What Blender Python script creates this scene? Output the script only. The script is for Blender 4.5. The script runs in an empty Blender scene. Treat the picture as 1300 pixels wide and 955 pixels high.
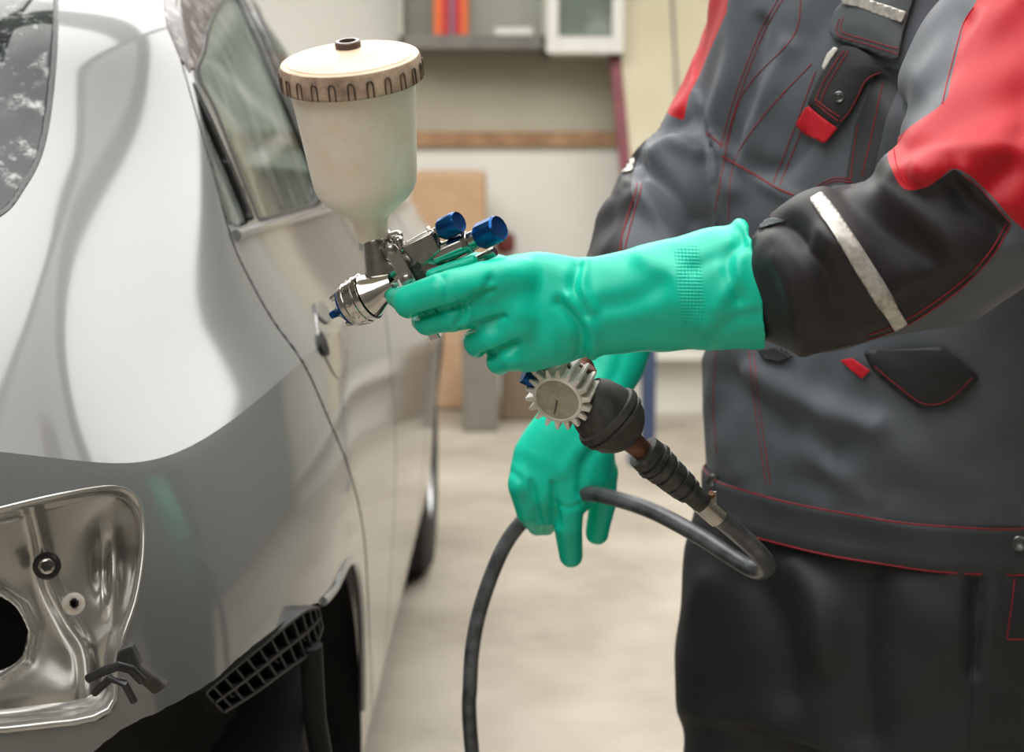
import bpy, bmesh, math, random
import numpy as np
from mathutils import Vector, Matrix
from mathutils.bvhtree import BVHTree
random.seed(7); np.random.seed(7)
scene = bpy.context.scene
COL = scene.collection

# ------------------------------------------------------------------ camera
F = 2000.0; CX, CY = 650.0, 477.5
CAMH = 1.12; TH = math.atan((CY - 190.0) / F)
ST, CT = math.sin(TH), math.cos(TH)
cam_d = bpy.data.cameras.new('camera'); cam = bpy.data.objects.new('camera', cam_d); COL.objects.link(cam)
cam.location = (0, 0, CAMH); cam.rotation_euler = (math.pi / 2 - TH, 0, 0)
cam_d.sensor_width = 36.0; cam_d.lens = F / 1300.0 * 36.0
cam_d.clip_start = 0.02; cam_d.clip_end = 60
cam_d.dof.use_dof = True; cam_d.dof.focus_distance = 1.14; cam_d.dof.aperture_fstop = 7.0
scene.camera = cam
# ------------------------------------------------------------------ view, world, lights
scene.view_settings.view_transform = 'Standard'; scene.view_settings.look = 'None'
scene.view_settings.gamma = 1.0; scene.view_settings.exposure = 0.0
scene.view_settings.use_curve_mapping = False
world = bpy.data.worlds.new('world'); scene.world = world; world.use_nodes = True
world.node_tree.nodes['Background'].inputs[0].default_value = (0.75, 0.8, 0.85, 1)
world.node_tree.nodes['Background'].inputs[1].default_value = 0.6
LAMPS = [(-0.30, 1.35), (-0.30, 4.3), (-1.1, -1.25), (-2.3, 4.6), (1.7, 4.4), (1.7, 1.6)]  # the panel behind the camera is an added fill light
LAMP_W = [60, 68, 44, 34, 56, 6]
CEIL = 3.1
for (lx, ly), w in zip(LAMPS, LAMP_W):
    ld = bpy.data.lights.new('tube_light', 'AREA'); ld.shape = 'RECTANGLE'
    ld.size = 1.9; ld.size_y = 2.5; ld.energy = w; ld.color = (1.0, 0.995, 0.972)
    lo = bpy.data.objects.new('tube_light', ld); COL.objects.link(lo)
    lo.location = (lx, ly, CEIL - 0.105)

def P(px, py, Y):
    a = (px - CX) / F; b = (CY - py) / F
    d = (a, CT + b * ST, b * CT - ST)
    t = Y / d[1]
    return np.array((d[0] * t, Y, CAMH + d[2] * t))
def PP(lst): return [P(*q) for q in lst]
def proj(v):
    v = np.asarray(v, float); x = v[:, 0]; y = v[:, 1]; z = v[:, 2] - CAMH
    f = y * CT - z * ST; u = y * ST + z * CT
    return np.stack((CX + F * x / f, CY - F * u / f), 1)
def ray(px, py):
    a = (px - CX) / F; b = (CY - py) / F
    return Vector((a, CT + b * ST, b * CT - ST)).normalized()
CAMV = Vector((0, 0, CAMH))

# ------------------------------------------------------------------ materials
def newmat(name):
    m = bpy.data.materials.new(name); m.use_nodes = True
    return m, m.node_tree, m.node_tree.nodes['Principled BSDF']
def srgb(r, g, b):
    f = lambda c: (c / 255 / 12.92) if c / 255 <= 0.04045 else ((c / 255 + 0.055) / 1.055) ** 2.4
    return (f(r), f(g), f(b), 1)
def ramp(nt, fac, stops):
    n = nt.nodes.new('ShaderNodeValToRGB'); e = n.color_ramp.elements
    e[0].position, e[0].color = stops[0]; e[1].position, e[1].color = stops[-1]
    for p, c in stops[1:-1]:
        k = e.new(p); k.color = c
    nt.links.new(fac, n.inputs[0]); return n.outputs[0]
def noise(nt, scale, detail=4, rough=0.6, stretch=None):
    tc = nt.nodes.new('ShaderNodeTexCoord'); n = nt.nodes.new('ShaderNodeTexNoise')
    n.inputs['Scale'].default_value = scale; n.inputs['Detail'].default_value = detail; n.inputs['Roughness'].default_value = rough
    if stretch:
        mp = nt.nodes.new('ShaderNodeMapping'); mp.inputs['Scale'].default_value = stretch
        nt.links.new(tc.outputs['Object'], mp.inputs[0]); nt.links.new(mp.outputs[0], n.inputs['Vector'])
    else: nt.links.new(tc.outputs['Object'], n.inputs['Vector'])
    return n.outputs['Fac']
def bump(nt, b, h, strength, dist=0.001):
    n = nt.nodes.new('ShaderNodeBump'); n.inputs['Strength'].default_value = strength; n.inputs['Distance'].default_value = dist
    nt.links.new(h, n.inputs['Height']); nt.links.new(n.outputs[0], b.inputs['Normal'])
def mat(name, c, rough=0.5, metal=0.0, c2=None, nscale=20, bumpS=0, bscale=200, coat=0, spec=0.5, lo=0.35, hi=0.65, stretch=None, sheen=0):
    m, nt, b = newmat(name)
    b.inputs['Roughness'].default_value = rough; b.inputs['Metallic'].default_value = metal
    b.inputs['Coat Weight'].default_value = coat; b.inputs['Coat Roughness'].default_value = 0.04
    b.inputs['Specular IOR Level'].default_value = spec; b.inputs['Sheen Weight'].default_value = sheen
    c2 = c2 or tuple(min(1, x * 0.88) for x in c[:3]) + (1,)
    nt.links.new(ramp(nt, noise(nt, nscale, stretch=stretch), [(lo, c), (hi, c2)]), b.inputs['Base Color'])
    if bumpS: bump(nt, b, noise(nt, bscale), bumpS)
    return m

M = {}
M['paint'] = mat('silver_paint', (0.185, 0.190, 0.189, 1), 0.42, 0.15, (0.178, 0.183, 0.182, 1), 3, coat=1.0, spec=0.2)
M['paint'].node_tree.nodes['Principled BSDF'].inputs['Coat Roughness'].default_value = 0.09; M['paint'].node_tree.nodes['Principled BSDF'].inputs['Coat IOR'].default_value = 1.58
M['bare'] = mat('bare_bucket_paint', (0.58, 0.57, 0.545, 1), 0.22, 0.7, (0.46, 0.45, 0.43, 1), 18, coat=0.6)
M['blackpl'] = mat('black_plastic', (0.010, 0.010, 0.011, 1), 0.4, 0, (0.022, 0.022, 0.023, 1), 60)
M['dark'] = mat('dark_void', (0.006, 0.006, 0.006, 1), 0.9, 0, (0.01, 0.009, 0.008, 1), 10)
M['tyre'] = mat('tyre_rubber', (0.014, 0.014, 0.014, 1), 0.8, 0, (0.03, 0.028, 0.026, 1), 30)
M['alloy'] = mat('wheel_alloy', (0.5, 0.5, 0.5, 1), 0.35, 0.9)
M['chrome'] = mat('chrome', (0.66, 0.64, 0.61, 1), 0.12, 1.0, (0.56, 0.54, 0.51, 1), 90, bumpS=0.06, bscale=120)
M['chromesat'] = mat('satin_nickel', (0.50, 0.475, 0.44, 1), 0.22, 1.0, (0.38, 0.36, 0.33, 1), 120, bumpS=0.05, bscale=150)
M['blue'] = mat('anodised_blue', srgb(10, 84, 150), 0.22, 0.75, srgb(6, 62, 118), 60)
M['cup'] = mat('stained_white_nylon', srgb(252, 243, 230), 0.38, 0, srgb(246, 230, 210), 45, spec=0.4)
_b = M['cup'].node_tree.nodes['Principled BSDF']; _b.inputs['Subsurface Weight'].default_value = 0.2; _b.inputs['Subsurface Radius'].default_value = (0.012, 0.010, 0.008); _b.inputs['Subsurface Scale'].default_value = 1.0
M['lidside'] = mat('stained_lid_edge', srgb(206, 182, 158), 0.5, 0, srgb(140, 116, 100), 60, lo=0.35, hi=0.68)
M['lidtop'] = mat('lid_top_nylon', srgb(222, 200, 174), 0.45, 0, srgb(208, 178, 146), 40)
M['ribline'] = mat('stain_line', srgb(70, 56, 50), 0.5, 0, srgb(110, 92, 80), 80)
M['vent'] = mat('purple_brown_plastic', srgb(112, 90, 84), 0.35, 0, srgb(80, 62, 60), 60)
M['gear'] = mat('dirty_white_plastic', srgb(238, 233, 226), 0.4, 0, srgb(198, 188, 174), 70, spec=0.45)
M['gauge'] = mat('gauge_face', srgb(176, 170, 152), 0.3, 0, srgb(150, 142, 124), 120)
M['rubber'] = mat('dusty_black_rubber', srgb(46, 45, 42), 0.6, 0, srgb(78, 75, 68), 70, lo=0.4, hi=0.75, bumpS=0.15, bscale=150)
M['rubber2'] = mat('scuffed_coupling', srgb(74, 75, 70), 0.45, 0.3, srgb(44, 44, 42), 130)
M['brass'] = mat('old_brass', srgb(122, 82, 60), 0.45, 0.6, srgb(84, 58, 46), 90)
M['redrub'] = mat('red_brown_rubber', srgb(120, 52, 42), 0.5, 0, srgb(88, 36, 30), 90)
M['hose'] = mat('grey_black_hose', srgb(92, 95, 98), 0.32, 0, srgb(52, 54, 56), 50, spec=0.6, bumpS=0.08, bscale=90)
M['band'] = mat('dark_band_cloth', srgb(56, 58, 62), 0.6, 0, srgb(50, 53, 56), 25, bumpS=0.15, bscale=600)
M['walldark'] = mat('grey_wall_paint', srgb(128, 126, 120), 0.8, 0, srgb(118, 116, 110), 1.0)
M['trouser'] = mat('dark_trouser_cloth', srgb(36, 37, 39), 0.6, 0, srgb(31, 31, 33), 25, bumpS=0.15, bscale=600)
M['stitch'] = mat('red_thread', srgb(158, 34, 44), 0.7, 0, srgb(130, 26, 36), 200)
M['reflect'] = mat('reflective_tape', srgb(205, 200, 192), 0.35, 0.35, srgb(160, 156, 150), 160, lo=0.4, hi=0.7)
M['redcloth'] = mat('red_cloth', srgb(196, 12, 32), 0.75, 0, srgb(180, 8, 28), 30, bumpS=0.15, bscale=700)
M['blackcloth'] = mat('black_cloth', srgb(40, 38, 40), 0.75, 0, srgb(34, 32, 34), 30, bumpS=0.15, bscale=700)
M['greycloth'] = mat('grey_cloth', srgb(88, 93, 98), 0.7, 0, srgb(80, 84, 89), 25, bumpS=0.15, bscale=700)
M['snap'] = mat('snap_metal', srgb(110, 112, 112), 0.3, 0.9)
M['skin'] = mat('skin', srgb(205, 160, 135), 0.55, 0, srgb(196, 148, 124), 30)
M['hair'] = mat('hair', srgb(52, 40, 32), 0.6, 0, srgb(36, 28, 22), 90)
M['boot'] = mat('boot_leather', srgb(36, 32, 30), 0.5, 0, srgb(26, 24, 22), 40)
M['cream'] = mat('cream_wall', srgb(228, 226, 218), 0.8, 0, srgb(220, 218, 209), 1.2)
M['greybeige'] = mat('grey_beige_band', srgb(176, 170, 152), 0.7, 0, srgb(168, 161, 143), 1.5)
M['wood'] = mat('rail_wood', srgb(168, 132, 96), 0.6, 0, srgb(140, 104, 72), 12)
M['card'] = mat('cardboard', srgb(192, 160, 128), 0.85, 0, srgb(182, 148, 116), 8)
M['white'] = mat('white_laminate', srgb(222, 220, 212), 0.5, 0, srgb(214, 212, 204), 5)
M['greyshelf'] = mat('grey_shelf', srgb(120, 116, 108), 0.6, 0, srgb(104, 100, 94), 6)
M['shelfback'] = mat('shelf_back', srgb(178, 182, 168), 0.7, 0, srgb(170, 172, 160), 4)
M['orange'] = mat('orange_spine', srgb(225, 105, 50), 0.6); M['redbook'] = mat('red_spine', srgb(190, 42, 50), 0.6)
M['violet'] = mat('violet_spine', srgb(120, 100, 120), 0.6); M['bottlegreen'] = mat('label_green', srgb(150, 165, 110), 0.5)
M['maroon'] = mat('maroon_edge', srgb(122, 44, 54), 0.5, 0, srgb(100, 34, 44), 8)
M['board'] = mat('beige_board', srgb(206, 196, 168), 0.6, 0, srgb(196, 186, 156), 3)
M['bluepost'] = mat('blue_steel', srgb(70, 84, 116), 0.5, 0.3)
M['greyplastic'] = mat('grey_bin_plastic', srgb(128, 124, 114), 0.55); M['browncrate'] = mat('brown_crate', srgb(128, 110, 90), 0.7)
M['ceil'] = mat('ceiling_paint', srgb(205, 202, 192), 0.8, 0, srgb(198, 195, 185), 1)
M['seatcl'] = mat('seat_fabric', srgb(86, 88, 86), 0.8, 0, srgb(70, 74, 72), 12)

def m_floor():
    m, nt, b = newmat('concrete_floor')
    c = ramp(nt, noise(nt, 1.6, 8, 0.65), [(0.30, srgb(138, 129, 117)), (0.5, srgb(170, 161, 147)), (0.72, srgb(192, 184, 171))])
    nt.links.new(c, b.inputs['Base Color']); b.inputs['Roughness'].default_value = 0.55
    bump(nt, b, noise(nt, 40, 6), 0.2, 0.002); return m
M['floor'] = m_floor()
def m_glass(name, tint, trans, dirt, sc, stretch=None, lo=0.5, hi=0.75, dcol=None):
    m, nt, b = newmat(name)
    b.inputs['Roughness'].default_value = 0.05; b.inputs['Specular IOR Level'].default_value = 0.6
    f = noise(nt, sc, 6, 0.7, stretch)
    nt.links.new(ramp(nt, f, [(lo, tint), (hi, dcol or srgb(190, 195, 192))]), b.inputs['Base Color'])
    al = ramp(nt, f, [(lo, (trans,) * 3 + (1,)), (hi, (dirt,) * 3 + (1,))])
    tr = nt.nodes.new('ShaderNodeBsdfTransparent'); tr.inputs[0].default_value = (0.75, 0.82, 0.8, 1)
    mx = nt.nodes.new('ShaderNodeMixShader'); out = nt.nodes['Material Output']
    nt.links.new(al, mx.inputs[0]); nt.links.new(tr.outputs[0], mx.inputs[1]); nt.links.new(b.outputs[0], mx.inputs[2])
    nt.links.new(mx.outputs[0], out.inputs['Surface']); return m
M['glass'] = m_glass('side_glass', srgb(112, 122, 112), 0.42, 0.9, 7, (2.5, 2.5, 0.8), 0.45, 0.8)
M['rearglass'] = m_glass('dusty_rear_glass', srgb(46, 50, 51), 0.75, 0.98, 34, None, 0.52, 0.70, srgb(186, 190, 188))
M['rearglass'].node_tree.nodes['Principled BSDF'].inputs['Specular IOR Level'].default_value = 0.3
M['cabglass'] = m_glass('cabinet_glass', srgb(150, 158, 150), 0.35, 0.7, 2)
M['trimspot'] = mat('spotted_trim', srgb(66, 54, 55), 0.35, 0, srgb(180, 172, 168), 60, lo=0.5, hi=0.70)
def m_glove():
    m, nt, b = newmat('green_rubber')
    nt.links.new(ramp(nt, noise(nt, 9, 3), [(0.3, srgb(0, 208, 176)), (0.7, srgb(0, 198, 166))]), b.inputs['Base Color'])
    b.inputs['Roughness'].default_value = 0.42; b.inputs['Specular IOR Level'].default_value = 0.45
    b.inputs['Subsurface Weight'].default_value = 0.0
    at = nt.nodes.new('ShaderNodeAttribute'); at.attribute_name = 'grip'
    uv = nt.nodes.new('ShaderNodeAttribute'); uv.attribute_name = 'gripuv'
    sp = nt.nodes.new('ShaderNodeSeparateXYZ'); nt.links.new(uv.outputs['Vector'], sp.inputs[0])
    cur = at.outputs['Fac']
    for k in (0, 1):
        sn = nt.nodes.new('ShaderNodeMath'); sn.operation = 'SINE'; nt.links.new(sp.outputs[k], sn.inputs[0])
        mu = nt.nodes.new('ShaderNodeMath'); mu.operation = 'MULTIPLY'; nt.links.new(cur, mu.inputs[0]); nt.links.new(sn.outputs[0], mu.inputs[1]); cur = mu.outputs[0]
    bp = nt.nodes.new('ShaderNodeBump'); bp.inputs['Strength'].default_value = 0.5; bp.inputs['Distance'].default_value = 0.0006
    nt.links.new(mu.outputs[0], bp.inputs['Height'])
    b2 = nt.nodes.new('ShaderNodeBump'); b2.inputs['Strength'].default_value = 0.12; b2.inputs['Distance'].default_value = 0.002
    nt.links.new(noise(nt, 60, 3), b2.inputs['Height']); nt.links.new(bp.outputs[0], b2.inputs['Normal'])
    nt.links.new(b2.outputs[0], b.inputs['Normal']); return m
M['glove'] = m_glove()
def m_jacket():
    m, nt, b = newmat('jacket_cloth_panels')
    def step(attr):
        a = nt.nodes.new('ShaderNodeAttribute'); a.attribute_name = attr
        t = nt.nodes.new('ShaderNodeMath'); t.operation = 'LESS_THAN'; t.inputs[1].default_value = 0
        nt.links.new(a.outputs['Fac'], t.inputs[0]); return t.outputs[0]
    g = ramp(nt, noise(nt, 30, 3), [(0.3, srgb(88, 93, 100)), (0.7, srgb(80, 85, 92))])
    cur = g
    for attr, c in (('dark_panel', srgb(56, 58, 61)), ('black_panel', srgb(33, 30, 32)), ('red_panel', srgb(184, 6, 26))):
        mx = nt.nodes.new('ShaderNodeMix'); mx.data_type = 'RGBA'
        nt.links.new(step(attr), mx.inputs[0]); nt.links.new(cur, mx.inputs[6]); mx.inputs[7].default_value = c
        cur = mx.outputs[2]
    nt.links.new(cur, b.inputs['Base Color'])
    b.inputs['Roughness'].default_value = 0.55; b.inputs['Sheen Weight'].default_value = 0.05; b.inputs['Specular IOR Level'].default_value = 0.42
    bump(nt, b, noise(nt, 900, 2), 0.15, 0.0006); return m
M['jacket'] = m_jacket()
def m_emit():
    m, nt, b = newmat('lamp_diffuser')
    b.inputs['Emission Color'].default_value = (1, 0.98, 0.93, 1); b.inputs['Emission Strength'].default_value = 1.0; return m
M['emit'] = m_emit()

# ------------------------------------------------------------------ mesh helpers
ROOT = {}
def tag(o, label=None, cat=None, group=None, kind=None):
    if label: o['label'] = label
    if cat: o['category'] = cat
    if group: o['group'] = group
    if kind: o['kind'] = kind
    return o
def thing(name, loc, label, cat, group=None):
    o = bpy.data.objects.new(name, None); COL.objects.link(o); o.location = loc; o.empty_display_size = 0.05
    ROOT[o.name] = np.array(loc, float); return tag(o, label, cat, group)
def mk(name, V, Fc, m, parent=None, smooth=True, sharp=None):
    V = np.asarray(V, float)
    org = ROOT[parent.name] if parent else V.mean(0) * 0
    if parent is None:
        org = np.array((V[:, 0].mean(), V[:, 1].mean(), V[:, 2].min()))
    me = bpy.data.meshes.new(name)
    me.from_pydata((V - org).tolist(), [], [tuple(int(i) for i in f) for f in Fc]); me.update()
    me.materials.append(M[m] if isinstance(m, str) else m)
    if smooth: me.polygons.foreach_set('use_smooth', [True] * len(me.polygons))
    if sharp and smooth: me.set_sharp_from_angle(angle=math.radians(sharp))
    o = bpy.data.objects.new(name, me); COL.objects.link(o)
    if parent: o.parent = parent
    else: o.location = org
    ROOT[o.name] = org
    return o
class MB:
    def __init__(s): s.V = []; s.F = []
    def add(s, V, Fc):
        n = len(s.V); s.V += [tuple(v) for v in V]; s.F += [tuple(i + n for i in f) for f in Fc]; return s
    def box(s, c, size, rot=None):
        c = np.array(c, float); h = np.array(size, float) / 2
        pts = [np.array(((i & 1) * 2 - 1, ((i >> 1) & 1) * 2 - 1, (i >> 2) * 2 - 1)) * h for i in range(8)]
        if rot is not None: pts = [np.array(rot) @ p for p in pts]
        return s.add([c + p for p in pts], [(0, 2, 3, 1), (4, 5, 7, 6), (0, 1, 5, 4), (2, 6, 7, 3), (0, 4, 6, 2), (1, 3, 7, 5)])
    def lathe(s, p0, ax, prof, seg=32, cap=True, sx=1.0, e1=None):
        p0 = np.array(p0, float); ax = np.array(ax, float); ax /= np.linalg.norm(ax)
        if e1 is None: e1 = np.cross(ax, (0.3, 0.9, 0.31))
        e1 = np.array(e1, float); e1 -= ax * e1.dot(ax); e1 /= np.linalg.norm(e1); e2 = np.cross(ax, e1)
        V = []; Fc = []
        for t, r in prof:
            for k in range(seg):
                a = 2 * math.pi * k / seg
                V.append(p0 + ax * t + e1 * r * math.cos(a) * sx + e2 * r * math.sin(a))
        for i in range(len(prof) - 1):
            for k in range(seg):
                k2 = (k + 1) % seg
                Fc.append((i * seg + k, i * seg + k2, (i + 1) * seg + k2, (i + 1) * seg + k))
        if cap:
            Fc.append(tuple(range(seg - 1, -1, -1))); n = (len(prof) - 1) * seg; Fc.append(tuple(range(n, n + seg)))
        return s.add(V, Fc)
    def tube(s, pts, r, seg=12, cap=True):
        pts = [np.array(p, float) for p in pts]; n = len(pts)
        rs = r if hasattr(r, '__len__') else [r] * n
        V = []; Fc = []; e = None
        for i in range(n):
            t = pts[min(i + 1, n - 1)] - pts[max(i - 1, 0)]; t = t / (np.linalg.norm(t) + 1e-12)
            if e is None:
                e = np.cross(t, (0.21, 0.33, 0.92))
                if np.linalg.norm(e) < 0.1: e = np.cross(t, (1, 0, 0))
            e = e - t * e.dot(t); e /= np.linalg.norm(e); e2 = np.cross(t, e)
            for k in range(seg):
                a = 2 * math.pi * k / seg; V.append(pts[i] + rs[i] * (e * math.cos(a) + e2 * math.sin(a)))
        for i in range(n - 1):
            for k in range(seg):
                k2 = (k + 1) % seg; Fc.append((i * seg + k, i * seg + k2, (i + 1) * seg + k2, (i + 1) * seg + k))
        if cap: Fc += [tuple(range(seg - 1, -1, -1)), tuple(range((n - 1) * seg, n * seg))]
        return s.add(V, Fc)
    def prism(s, pts, off):
        n = len(pts); off = np.array(off, float); V = [np.array(p) for p in pts] + [np.array(p) + off for p in pts]
        Fc = [tuple(range(n)), tuple(range(2 * n - 1, n - 1, -1))] + [(i, n + i, n + (i + 1) % n, (i + 1) % n) for i in range(n)]
        return s.add(V, Fc)
    def done(s, name, m, parent=None, smooth=True, sharp=40, bevel=0, bseg=2):
        o = mk(name, s.V, s.F, m, parent, smooth, None)
        bm = bmesh.new(); bm.from_mesh(o.data); bmesh.ops.recalc_face_normals(bm, faces=bm.faces); bm.to_mesh(o.data); bm.free()
        if smooth: o.data.set_sharp_from_angle(angle=math.radians(sharp))
        if bevel:
            md = o.modifiers.new('bevel', 'BEVEL'); md.width = bevel; md.segments = bseg; md.limit_method = 'ANGLE'; md.angle_limit = math.radians(35)
            md.harden_normals = False
        return o
def spline(pts, n=8, closed=False):
    pts = np.array(pts, float); N = len(pts); out = []
    rng = range(N) if closed else range(N - 1)
    for i in rng:
        if closed: p0, p1, p2, p3 = pts[(i - 1) % N], pts[i], pts[(i + 1) % N], pts[(i + 2) % N]
        else: p0, p1, p2, p3 = pts[max(i - 1, 0)], pts[i], pts[i + 1], pts[min(i + 2, N - 1)]
        for k in range(n):
            t = k / n
            out.append(0.5 * (2 * p1 + (p2 - p0) * t + (2 * p0 - 5 * p1 + 4 * p2 - p3) * t * t + (3 * p1 - p0 - 3 * p2 + p3) * t ** 3))
    if not closed: out.append(pts[-1])
    return np.array(out)
def sd_poly(pts, poly):
    """signed distance (negative inside) of 2-D points to a closed polygon"""
    pts = np.asarray(pts, float); poly = np.asarray(poly, float)
    d = np.full(len(pts), 1e18); ins = np.zeros(len(pts), bool)
    n = len(poly)
    for i in range(n):
        a = poly[i]; b = poly[(i + 1) % n]; e = b - a; w = pts - a
        t = np.clip((w @ e) / max(e @ e, 1e-12), 0, 1); q = w - t[:, None] * e
        d = np.minimum(d, (q * q).sum(1))
        c1 = (a[1] <= pts[:, 1]) & (b[1] > pts[:, 1]); c2 = (b[1] <= pts[:, 1]) & (a[1] > pts[:, 1])
        cr = e[0] * w[:, 1] - e[1] * w[:, 0]
        ins ^= (c1 & (cr > 0)) | (c2 & (cr < 0))
    d = np.sqrt(d); return np.where(ins, -d, d)
def d_line(pts, line):
    pts = np.asarray(pts, float); line = np.asarray(line, float); d = np.full(len(pts), 1e18)
    for a, b in zip(line[:-1], line[1:]):
        e = b - a; w = pts - a; t = np.clip((w @ e) / max(e @ e, 1e-12), 0, 1); q = w - t[:, None] * e
        d = np.minimum(d, (q * q).sum(1))
    return np.sqrt(d)
def clip(V, Fc, s):
    """keep the part of a polygon mesh where s > 0, cutting edges at the zero line"""
    V = [tuple(v) for v in np.asarray(V)]; s = list(s); cut = {}; out = []
    def mid(i, j):
        k = (min(i, j), max(i, j))
        if k not in cut:
            t = s[i] / (s[i] - s[j]); a, b = V[i], V[j]
            cut[k] = len(V); V.append(tuple(a[q] + (b[q] - a[q]) * t for q in range(3))); s.append(0.0)
        return cut[k]
    for f in Fc:
        ps = [s[i] > 0 for i in f]
        if all(ps): out.append(tuple(f)); continue
        if not any(ps): continue
        g = []
        for a in range(len(f)):
            i, j = f[a], f[(a + 1) % len(f)]
            if s[i] > 0: g.append(i)
            if (s[i] > 0) != (s[j] > 0): g.append(mid(i, j))
        if len(g) >= 3: out.append(tuple(g))
    used = sorted({i for f in out for i in f}); mp = {u: k for k, u in enumerate(used)}
    return np.array([V[u] for u in used]).reshape(-1, 3), [tuple(mp[i] for i in f) for f in out]
def largest(V, Fc):
    par = list(range(len(V)))
    def fd(i):
        while par[i] != i: par[i] = par[par[i]]; i = par[i]
        return i
    for f in Fc:
        a = fd(f[0])
        for i in f[1:]: par[fd(i)] = a
    cnt = {}
    for f in Fc: r = fd(f[0]); cnt[r] = cnt.get(r, 0) + 1
    b = max(cnt, key=cnt.get); out = [f for f in Fc if fd(f[0]) == b]
    used = sorted({i for f in out for i in f}); mp = {u: k for k, u in enumerate(used)}
    return np.asarray(V)[used], [tuple(mp[i] for i in f) for f in out]
def weld(o, d=0.0005):
    bm = bmesh.new(); bm.from_mesh(o.data); bmesh.ops.remove_doubles(bm, verts=bm.verts, dist=d); bm.to_mesh(o.data); bm.free(); return o
def solid(o, th, offset=-1):
    md = o.modifiers.new('thickness', 'SOLIDIFY'); md.thickness = th; md.offset = offset; md.use_even_offset = False; return o

# ---- signed-distance modelling on a grid (surface nets), for soft bodies
class Field:
    def __init__(s, lo, hi, h):
        s.lo = np.array(lo, float); s.h = h; s.n = np.ceil((np.array(hi) - s.lo) / h).astype(int) + 1
        s.D = np.full(tuple(s.n), 1e3, np.float32)
        s.ax = [(s.lo[i] + h * np.arange(s.n[i])).astype(np.float32) for i in range(3)]
    def sub(s, lo, hi):
        a = np.clip(np.floor((np.array(lo) - s.lo) / s.h).astype(int), 0, s.n); b = np.clip(np.ceil((np.array(hi) - s.lo) / s.h).astype(int) + 1, 0, s.n)
        sl = tuple(slice(a[i], b[i]) for i in range(3))
        X, Y, Z = np.meshgrid(*[s.ax[i][sl[i]] for i in range(3)], indexing='ij')
        return sl, X, Y, Z
    def merge(s, sl, d, k):
        c = s.D[sl]
        if k > 0:
            h = np.clip(0.5 + 0.5 * (c - d) / k, 0, 1)
            r = np.where(c > 500, d, c + (d - c) * h - k * h * (1 - h))
        else: r = np.minimum(c, d)
        s.D[sl] = r
    def cap(s, a, b, ra, rb, k=0.0, flat=1.0, n=None):
        a = np.array(a, float); b = np.array(b, float); m = max(ra, rb) + k + 4 * s.h
        sl, X, Y, Z = s.sub(np.minimum(a, b) - m, np.maximum(a, b) + m)
        if X.size == 0: return
        s.merge(sl, capd((X, Y, Z), a, b, ra, rb, flat, n), k)
    def chain(s, pts, rs, k=0.0, k0=None, flat=1.0, n=None):
        for i in range(len(pts) - 1): s.cap(pts[i], pts[i + 1], rs[i], rs[i + 1], (k if (k0 is None or i) else k0), flat, n)
    def mesh(s):
        D = s.D; sg = D < 0
        c = np.zeros(tuple(s.n - 1), np.uint8)
        for i in (0, 1):
            for j in (0, 1):
                for k in (0, 1): c += sg[i:i + s.n[0] - 1, j:j + s.n[1] - 1, k:k + s.n[2] - 1]
        idx = np.argwhere((c > 0) & (c < 8)); ids = np.full(c.shape, -1, np.int32); ids[tuple(idx.T)] = np.arange(len(idx))
        off = np.array([(i, j, k) for i in (0, 1) for j in (0, 1) for k in (0, 1)])
        dv = np.stack([D[tuple((idx + o).T)] for o in off], 1)
        acc = np.zeros((len(idx), 3)); cnt = np.zeros(len(idx))
        for p in range(8):
            for q in range(p + 1, 8):
                if np.abs(off[p] - off[q]).sum() != 1: continue
                a, b = dv[:, p], dv[:, q]; m = (a < 0) != (b < 0)
                t = np.where(m, a / np.where(m, a - b, 1), 0)
                acc += np.where(m[:, None], off[p] + t[:, None] * (off[q] - off[p]), 0); cnt += m
        V = s.lo + (idx + acc / cnt[:, None]) * s.h
        Fc = []
        for ax in range(3):
            u, v = [(1, 2), (2, 0), (0, 1)][ax]
            sl0 = [slice(None)] * 3; sl1 = [slice(None)] * 3; sl0[ax] = slice(0, -1); sl1[ax] = slice(1, None)
            e0 = sg[tuple(sl0)]; e1 = sg[tuple(sl1)]; E = np.argwhere(e0 != e1)
            ok = (E[:, u] > 0) & (E[:, v] > 0) & (E[:, u] < s.n[u] - 1) & (E[:, v] < s.n[v] - 1); E = E[ok]
            ins = e0[tuple(E.T)]
            def cell(du, dv_):
                q = E.copy(); q[:, u] -= du; q[:, v] -= dv_; return ids[tuple(q.T)]
            quad = np.stack((cell(1, 1), cell(0, 1), cell(0, 0), cell(1, 0)), 1)
            quad[~ins] = quad[~ins][:, ::-1]; Fc.append(quad)
        return V, np.concatenate(Fc)
def capd(XYZ, a, b, ra, rb, flat=1.0, n=None):
    X, Y, Z = XYZ; a = np.array(a, np.float32); b = np.array(b, np.float32); e = b - a
    t = np.clip(((X - a[0]) * e[0] + (Y - a[1]) * e[1] + (Z - a[2]) * e[2]) / max(float(e @ e), 1e-12), 0, 1)
    x = X - a[0] - t * e[0]; y = Y - a[1] - t * e[1]; z = Z - a[2] - t * e[2]
    if n is not None:
        c = (x * n[0] + y * n[1] + z * n[2]) * (1 / flat - 1); x = x + n[0] * c; y = y + n[1] * c; z = z + n[2] * c
    d = np.sqrt(x * x + y * y + z * z) - (ra + t * (rb - ra))
    return d * (flat if n is not None else 1.0) if n is None else np.where(d > 0, d * flat, d * flat)
def vnormals(V, Fc):
    N = np.zeros_like(V); q = V[Fc]
    n = np.cross(q[:, 2] - q[:, 0], q[:, 3] - q[:, 1])
    for k in range(4): np.add.at(N, Fc[:, k], n)
    return N / (np.linalg.norm(N, axis=1)[:, None] + 1e-12)
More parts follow.
